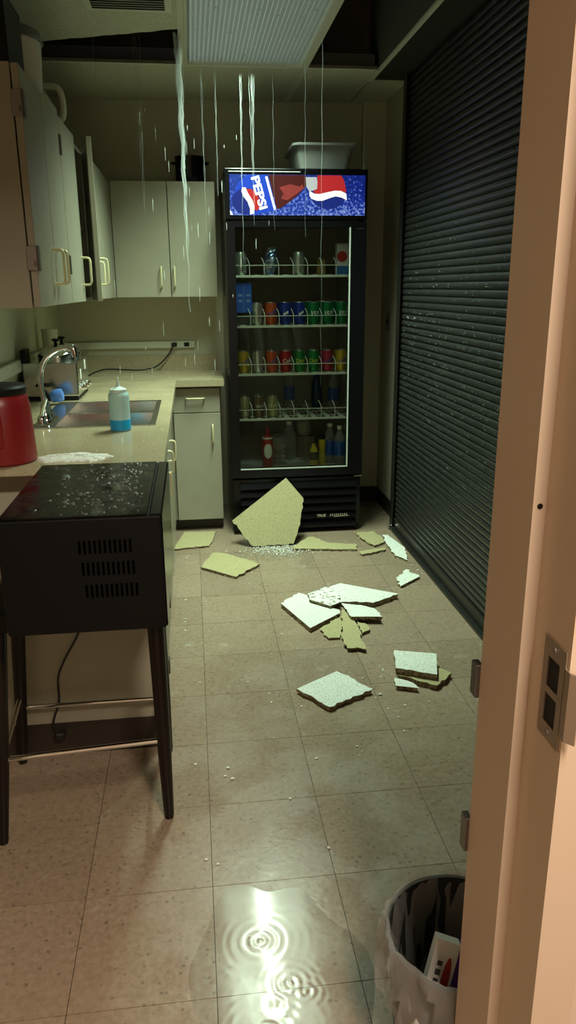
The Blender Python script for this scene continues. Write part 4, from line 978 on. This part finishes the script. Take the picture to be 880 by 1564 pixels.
# ------------------------------------------------------------------ trash can
tr = Thing('trash_can', 'dark trash can lined with a clear bag beside the door frame', 'trash can', (0.435, 1.045, 0))
tcx = (0.435, 1.045)
tr.part('can_body', lathe(BM(), [(0.105, 0.0), (0.108, 0.004), (0.130, 0.285), (0.134, 0.290), (0.134, 0.296), (0.126, 0.296), (0.103, 0.012)], (tcx[0], tcx[1], 0), 40), mat('can_dark', (0.028, 0.030, 0.028), 0.4), True)
bm = BM(); n = 72; loops = []
for (r, z, j) in ((0.128, 0.150, 0.002), (0.141, 0.185, 0.006), (0.145, 0.23, 0.006), (0.142, 0.275, 0.004), (0.140, 0.296, 0.002), (0.136, 0.304, 0.002), (0.128, 0.302, 0.001), (0.121, 0.27, 0.003), (0.116, 0.20, 0.004), (0.108, 0.12, 0.005), (0.100, 0.05, 0.005)):
    ph = z * 30; j *= 1.6
    loops.append([(tcx[0] + (r + j * math.sin(9 * a + ph) + j * 0.7 * math.sin(23 * a + ph * 2) + j * 0.4 * math.sin(31 * a - ph)) * math.cos(a), tcx[1] + (r + j * math.sin(9 * a + ph) + j * 0.7 * math.sin(23 * a + ph * 2) + j * 0.4 * math.sin(31 * a - ph)) * math.sin(a), z + j * math.sin(7 * a)) for a in [2 * PI * k / n for k in range(n)]])
loft(bm, loops, False, False)
tr.part('bag', bm, M_bag, True, label='clear crinkled bag folded over the rim')
bxt = Thing('snack_box', 'white and purple printed box thrown in the trash can', 'box', (0.42, 1.02, 0.05))
bm = BM(); box(bm, -0.034, 0.034, -0.014, 0.014, -0.095, 0.095, 0.001)
RM = Matrix.Translation((0.385, 0.990, 0.215)) @ Matrix.Rotation(math.radians(-20), 4, 'X') @ Matrix.Rotation(math.radians(20), 4, 'Y') @ Matrix.Rotation(math.radians(-8), 4, 'Z')
def tbox(*a):
    b = B(*a); bmesh.ops.transform(b, matrix=RM, verts=b.verts[:]); return b
bmesh.ops.transform(bm, matrix=RM, verts=bm.verts[:])
bxt.part('box_body', bm, mat('box_white', (0.62, 0.60, 0.57), 0.45))
bxt.part('purple_stripe', tbox(0.008, 0.0345, -0.0146, 0.0145, -0.094, 0.0952), mat('purple', (0.075, 0.010, 0.16), 0.4))
bm = BM(); bm.faces.new([bm.verts.new((-0.004 + 0.007 * math.cos(2 * PI * k / 24), -0.0148, 0.030 + 0.040 * math.sin(2 * PI * k / 24))) for k in range(24)]); bmesh.ops.transform(bm, matrix=RM, verts=bm.verts[:])
bxt.part('red_oval', bm, mat('oval_red', (0.36, 0.03, 0.03), 0.4))
bm = BM()
for k, (a, b) in enumerate(((0.052, 0.060), (0.036, 0.046), (0.024, 0.030), (0.004, 0.016), (-0.010, -0.002), (-0.03, -0.018))): box(bm, -0.024, -0.015, -0.0148, -0.014, a, b)
bmesh.ops.transform(bm, matrix=RM, verts=bm.verts[:]); bxt.part('dark_print', bm, mat('ink', (0.05, 0.05, 0.05), 0.5))

# ------------------------------------------------------------------ fallen ceiling tile pieces
def jag(poly, straight=(), amp=0.006, step=0.018):
    out = []
    for i in range(len(poly)):
        a, b = Vector(poly[i]), Vector(poly[(i + 1) % len(poly)]); out.append(tuple(a)); L = (b - a).length
        n = max(1, int(L / step)); nn = Vector((-(b - a).y, (b - a).x)).normalized()
        for k in range(1, n):
            p = a + (b - a) * (k / n)
            if i not in straight: p = p + nn * random.uniform(-amp, amp)
            out.append(tuple(p))
    return out
def slab(name, poly, z0, th, label, top=M_dwhite, straight=(), under=0.010, tilt=(0, 0), group='fallen ceiling tile pieces', lift=0.0, amp=0.006):
    cx = sum(p[0] for p in poly) / len(poly); cy = sum(p[1] for p in poly) / len(poly)
    j = jag([(p[0] - cx, p[1] - cy) for p in poly], straight, amp)
    bm = BM(); n = len(j)
    rt = [bm.verts.new((x, y, th)) for x, y in j]
    md = []
    for x, y in j:
        d = Vector((x, y)); l = d.length or 1; f = 1 - random.uniform(-0.2, 1.0) * under / l
        md.append(bm.verts.new((x * f, y * f, th * random.uniform(0.35, 0.6))))
    lo = []
    for x, y in j:
        d = Vector((x, y)); l = d.length or 1; f = 1 - random.uniform(-0.3, 0.9) * under / l
        lo.append(bm.verts.new((x * f, y * f, 0)))
    for A, Bv in ((lo, md), (md, rt)):
        for k in range(n): bm.faces.new((A[k], A[(k + 1) % n], Bv[(k + 1) % n], Bv[k])).material_index = 1
    f = bm.faces.new(rt); f.material_index = 0; g = bm.faces.new(lo[::-1]); g.material_index = 1
    bmesh.ops.triangulate(bm, faces=[f, g])
    o = obj(name, bm, [top, M_dedge]); o.location = (cx, cy, z0); o.rotation_euler = (tilt[0], tilt[1], 0)
    return tag(o, label, 'debris', group)
slab('tile_piece', [(0.489, 2.909), (0.603, 3.028), (0.592, 2.927), (0.562, 2.816), (0.512, 2.817)], 0.0003, 0.010, 'yellowish scrap under the white pieces, left of the tongue-shaped one', M_dyell)
slab('tile_piece', [(0.612, 3.058), (0.645, 3.09), (0.651, 2.948), (0.655, 2.88), (0.637, 2.682), (0.61, 2.703), (0.567, 2.703), (0.567, 2.799)], 0.0108, 0.007, 'long tongue-shaped yellowish scrap pointing towards the doorway', M_dyell)
slab('tile_piece', [(0.662, 2.953), (0.700, 2.914), (0.702, 2.875), (0.658, 2.837)], 0.0003, 0.014, 'stubby yellowish scrap right of the tongue-shaped one', M_dyell)
slab('tile_piece', [(0.354, 3.176), (0.451, 3.287), (0.489, 3.25), (0.489, 3.165), (0.607, 3.067), (0.601, 3.032), (0.448, 2.898)], 0.0005, 0.022, 'large white tile piece at the left of the central heap', M_dwhite, straight=(6, 5))
slab('tile_piece', [(0.611, 3.339), (0.669, 3.373), (0.915, 3.205), (0.772, 3.117), (0.701, 3.142), (0.625, 3.145)], 0.0005, 0.024, 'long pointed white tile piece at the right of the central heap', M_dwhite, straight=(0, 1))
slab('tile_piece', [(0.486, 3.23), (0.601, 3.32), (0.631, 3.21), (0.617, 3.119), (0.568, 3.082), (0.488, 3.16)], 0.0252, 0.012, 'spotted white tile piece lying on top of the central heap', mat_debris('tile_white_spotted', (0.78, 0.81, 0.74), (0.25, 0.22, 0.15), 45, 0.40), straight=(0, 4), tilt=(0.0, 0.02))
slab('tile_piece', [(0.624, 3.112), (0.705, 3.079), (0.756, 3.037), (0.774, 2.943), (0.639, 2.962)], 0.0182, 0.016, 'small white tile piece over the tongue-shaped scrap', M_dwhite, straight=(3,))
slab('tile_piece', [(0.323, 2.412), (0.492, 2.521), (0.596, 2.374), (0.42, 2.273)], 0.0005, 0.018, 'lone diamond-shaped white tile piece, nearest the doorway', M_dwhite, straight=(0,))
slab('tile_piece', [(0.749, 2.56), (0.873, 2.49), (0.913, 2.444), (0.831, 2.362), (0.705, 2.462)], 0.0005, 0.020, 'yellowish tile piece under the square white one near the door frame', M_dyell)
slab('tile_piece', [(0.735, 2.607), (0.89, 2.557), (0.841, 2.397), (0.703, 2.467)], 0.0208, 0.024, 'square white tile piece stacked near the door frame', M_dwhite, straight=(0, 1), amp=0.004)
slab('tile_piece', [(0.694, 2.443), (0.750, 2.400), (0.762, 2.357), (0.682, 2.387)], 0.0005, 0.017, 'thin white strip beside the small stack near the door frame', M_dwhite, straight=(2,))
slab('tile_piece', [(-0.091, 4.342), (0.1, 4.327), (0.05, 4.068), (-0.151, 4.041)], 0.0005, 0.010, 'yellowish tile piece on the floor before the narrow base cabinet', M_dyell, straight=(0, 3))
slab('tile_piece', [(0.069, 3.937), (0.136, 3.916), (0.31, 3.726), (0.169, 3.557), (-0.002, 3.722)], 0.0005, 0.014, 'yellowish five-sided tile piece on the floor left of the leaning slab', M_dyell, straight=(3,))
slab('tile_piece', [(0.505, 3.945), (0.623, 4.137), (0.661, 4.132), (0.718, 4.016), (0.879, 3.969), (0.86, 3.882), (0.592, 3.932)], 0.0005, 0.012, 'long yellowish strip on the floor in front of the cooler grille', M_dyell)
slab('tile_piece', [(0.915, 4.175), (1.024, 4.184), (1.052, 4.067), (1.036, 3.973), (0.971, 3.927), (0.926, 4.062)], 0.0005, 0.013, 'yellowish tile piece at the right corner of the cooler', M_dyell)
slab('tile_piece', [(0.871, 3.848), (1.025, 3.891), (1.012, 3.849), (0.867, 3.794)], 0.0005, 0.012, 'narrow yellowish sliver between the cooler and the shutter', M_dyell)
slab('tile_piece', [(1.060, 4.101), (1.09, 4.096), (1.128, 3.866), (1.092, 3.66), (1.041, 3.75), (1.044, 3.915)], 0.0008, 0.015, 'long white tile piece against the foot of the shutter', M_dwhite, straight=(1,))
slab('tile_piece', [(0.962, 3.412), (1.044, 3.538), (1.084, 3.43), (0.956, 3.318)], 0.0005, 0.014, 'small crumbled white tile piece near the shutter', M_dwhite, straight=(2,), amp=0.012)
# big slab leaning on the cooler
th = math.radians(61.0)
pts = [(0.185, 0.136), (0.508, 0.345), (0.600, 0.237), (0.580, 0.143), (0.560, 0.083), (0.525, 0.004), (0.290, 0.004)]
loc = [(x, z / math.sin(th)) for x, z in pts]
big = slab('ceiling_tile_slab', loc, 0, 0.016, 'large broken yellowish tile slab leaning against the cooler', M_dyell, straight=(0, 1), under=0.004)
cy = sum(p[1] for p in loc) / len(loc)
big.rotation_euler = (th, 0, 0); big.location = (big.location.x, 4.026 + 0.016 * math.sin(th) + cy * math.cos(th), cy * math.sin(th) - 0.001)

# crumbs of plaster on the floor
bm = BM()
def crumb(x, y, r):
    rr = bmesh.ops.create_icosphere(bm, subdivisions=1, radius=r)
    for v in rr['verts']: v.co *= random.uniform(0.7, 1.2); v.co.z *= 0.4; v.co += Vector((x, y, r * 0.35))
for k in range(130): crumb(max(-0.08, min(1.12, random.gauss(0.45, 0.35) if k % 3 else random.gauss(0.55, 0.15))), random.uniform(2.0, 4.0), random.uniform(0.0015, 0.005))
for (x, y) in ((0.045, 1.96), (0.065, 1.945), (0.055, 2.0), (0.33, 2.01), (0.225, 1.83), (-0.02, 1.62), (0.01, 1.60), (0.3, 1.62), (1.10, 3.62), (1.11, 3.55), (1.13, 3.5), (0.62, 2.36), (0.60, 2.34)):
    crumb(min(1.12, x), y, random.uniform(0.004, 0.008))
crumbs = obj('plaster_crumbs', bm, M_dwhite); tag(crumbs, 'pale plaster crumbs scattered over the floor', 'debris', kind='stuff')

# ------------------------------------------------------------------ water
def puddle(name, label, cx, cy, rx, ry, rip, step, amp=0.00035):
    bm = BM(); nx, ny = int(2 * rx / step), int(2 * ry / step); G = {}
    for i in range(nx + 1):
        for j in range(ny + 1):
            x = cx - rx + 2 * rx * i / nx; y = cy - ry + 2 * ry * j / ny
            a = math.atan2((y - cy) / ry, (x - cx) / rx); e = math.hypot((x - cx) / rx, (y - cy) / ry) / (0.90 + 0.06 * math.sin(3 * a + 1) + 0.05 * math.sin(7 * a))
            if e > 1: continue
            h = 0.0006 * min(1.0, (1 - e) * 1.3)
            for (qx, qy, A, wl, dec) in rip:
                d = math.hypot(x - qx, y - qy); h += amp * A * math.cos(2 * PI * d / wl) * math.exp(-d / dec) * min(1, (1 - e) * 5)
            G[i, j] = bm.verts.new((x, y, 0.0012 + h))
    for (i, j) in list(G):
        q = [(i, j), (i + 1, j), (i + 1, j + 1), (i, j + 1)]
        if all(k in G for k in q): bm.faces.new([G[k] for k in q])
    o = solo(name, bm, M_water, (cx, cy, 0.0012), label, 'puddle', smooth=True)
    return o
puddle('puddle', 'shallow rippling puddle with bright light reflection near the doorway', 0.125, 1.20, 0.21, 0.36,
       [(0.096, 1.35, 1.0, 0.022, 0.035), (0.150, 1.235, 0.8, 0.018, 0.025), (0.11, 1.19, 0.7, 0.03, 0.03), (0.18, 1.21, 0.6, 0.016, 0.02), (0.09, 1.12, 0.5, 0.02, 0.05)], 0.0026)
puddle('puddle', 'splashing puddle at the foot of the leaning slab', 0.40, 3.93, 0.24, 0.13,
       [(0.40, 3.95, 1.0, 0.03, 0.05), (0.52, 3.95, 0.8, 0.025, 0.04), (0.33, 3.92, 0.7, 0.02, 0.04)], 0.004, 0.003)
# foam of the splash
bm = BM()
for k in range(420):
    x = random.gauss(0.43, 0.09); y = random.gauss(3.95, 0.05); r = random.uniform(0.001, 0.004)
    rr = bmesh.ops.create_icosphere(bm, subdivisions=1, radius=r)
    for v in rr['verts']: v.co += Vector((x, min(y, 4.01), 0.0035 + abs(random.gauss(0, 0.004))))
sp = obj('splash', bm, mat('foam', (0.92, 0.95, 0.92), 0.3), None, True); tag(sp, 'white water splash bursting at the foot of the leaning slab', 'splash', kind='stuff')

def stream(x, y, z0, z1, r, strands, label, spread=0.0, wob=0.002):
    bm = BM()
    for s in range(strands):
        ox, oy = random.uniform(-spread, spread), random.uniform(-spread, spread) * 0.5
        za = z0 - random.uniform(0, 0.02); zb = z1 + (random.uniform(0, (z0 - z1) * 0.6) if s else 0)
        n = max(6, int((za - zb) / 0.035)); ph = random.uniform(0, 6); pts = []; rr = []
        for k in range(n + 1):
            t = k / n; taper = 1 - 0.6 * t
            pts.append((x + ox * (1 - 0.8 * t) + wob * math.sin(5 * t * 6 + ph), y + oy * (1 - 0.8 * t) + wob * math.cos(4 * t * 6 + ph), za + (zb - za) * t))
            rr.append(max(0.0004, r * taper * random.uniform(0.55, 1.25)))
        tube(bm, pts, rr, 6)
    return solo('water_stream', bm, M_stream, (x, y, z1), label, 'water', 'streams of water falling from the ceiling', True)
Zt = ZC - 0.013
stream(0.000, 3.70, ZC - 0.004, 1.30, 0.0050, 9, 'thickest stream of water pouring beside the light panel', 0.022, 0.004)
stream(0.100, 4.195, Zt, 1.62, 0.0016, 2, 'thin water stream right of the thickest one', 0.004)
stream(0.165, 4.195, Zt, 1.86, 0.0015, 2, 'short broken water stream above the back cabinet seam', 0.006)
stream(0.290, 4.195, Zt, 1.55, 0.0020, 3, 'water stream falling just left of the cooler sign lettering', 0.010)
stream(0.350, 4.195, Zt, 1.72, 0.0022, 4, 'cluster of water threads from the front edge of the light panel', 0.016)
stream(0.455, 4.195, Zt, 1.70, 0.0010, 1, 'faint water thread before the sign picture of a bottle')
stream(0.590, 4.00, Zt, 1.65, 0.0011, 1, 'thin water thread left of the sign emblem')
stream(0.605, 3.60, Zt, 0.95, 0.0012, 1, 'long straight water thread before the right half of the cooler')
stream(-0.20, 3.90, ZC + 0.25, 1.75, 0.0012, 3, 'faint water threads from the dark hole, before the pot', 0.03)
stream(-0.38, 3.95, ZC + 0.25, 2.0, 0.0009, 2, 'faintest water threads from the dark hole, near the open cabinet door', 0.02)
stream(0.86, 3.9, ZC + 0.25, 1.95, 0.0009, 1, 'faint water thread under the right ceiling hole')
# falling drops
bm = BM()
def fdrop(x, y, z, L, r):
    tube(bm, [(x, y, z), (x, y, z - 0.3 * L), (x, y, z - L)], [r * 0.3, r, r * 0.5], 6)
for k in range(42):
    b = random.choice(((0.0, 3.7, 0.10), (0.10, 4.15, 0.05), (0.32, 4.18, 0.08), (-0.22, 3.9, 0.12), (-0.1, 4.1, 0.15)))
    fdrop(random.gauss(b[0], b[2]), b[1] + random.uniform(-0.1, 0.0), random.uniform(0.95, 2.2), random.uniform(0.015, 0.07), random.uniform(0.0008, 0.0019))
fd = obj('falling_drops', bm, mat_film('drop_water', (0.86, 0.92, 0.88), 0.45, 0.1), None, True); tag(fd, 'falling drops of water in front of the cabinets', 'water', kind='stuff')
# beads under the light panel
bm = BM()
for k in range(40):
    x = random.uniform(0.05, 0.59); y = random.uniform(3.1, 4.18); rr = bmesh.ops.create_icosphere(bm, subdivisions=1, radius=random.uniform(0.002, 0.005)); bmesh.ops.translate(bm, vec=(x, y, ZC - 0.002), verts=rr['verts'])
o = lt.part('water_beads', bm, M_drop, True); o['kind'] = 'stuff'
# wet beads on the counter
bm = BM()
for k in range(90): drops(bm, (random.uniform(-0.50, -0.11), random.uniform(2.15, 2.86), CZ1), random.uniform(0.0015, 0.005), 0.4, 8)
o = ct.part('water_drops', bm, M_water, True); o['kind'] = 'stuff'
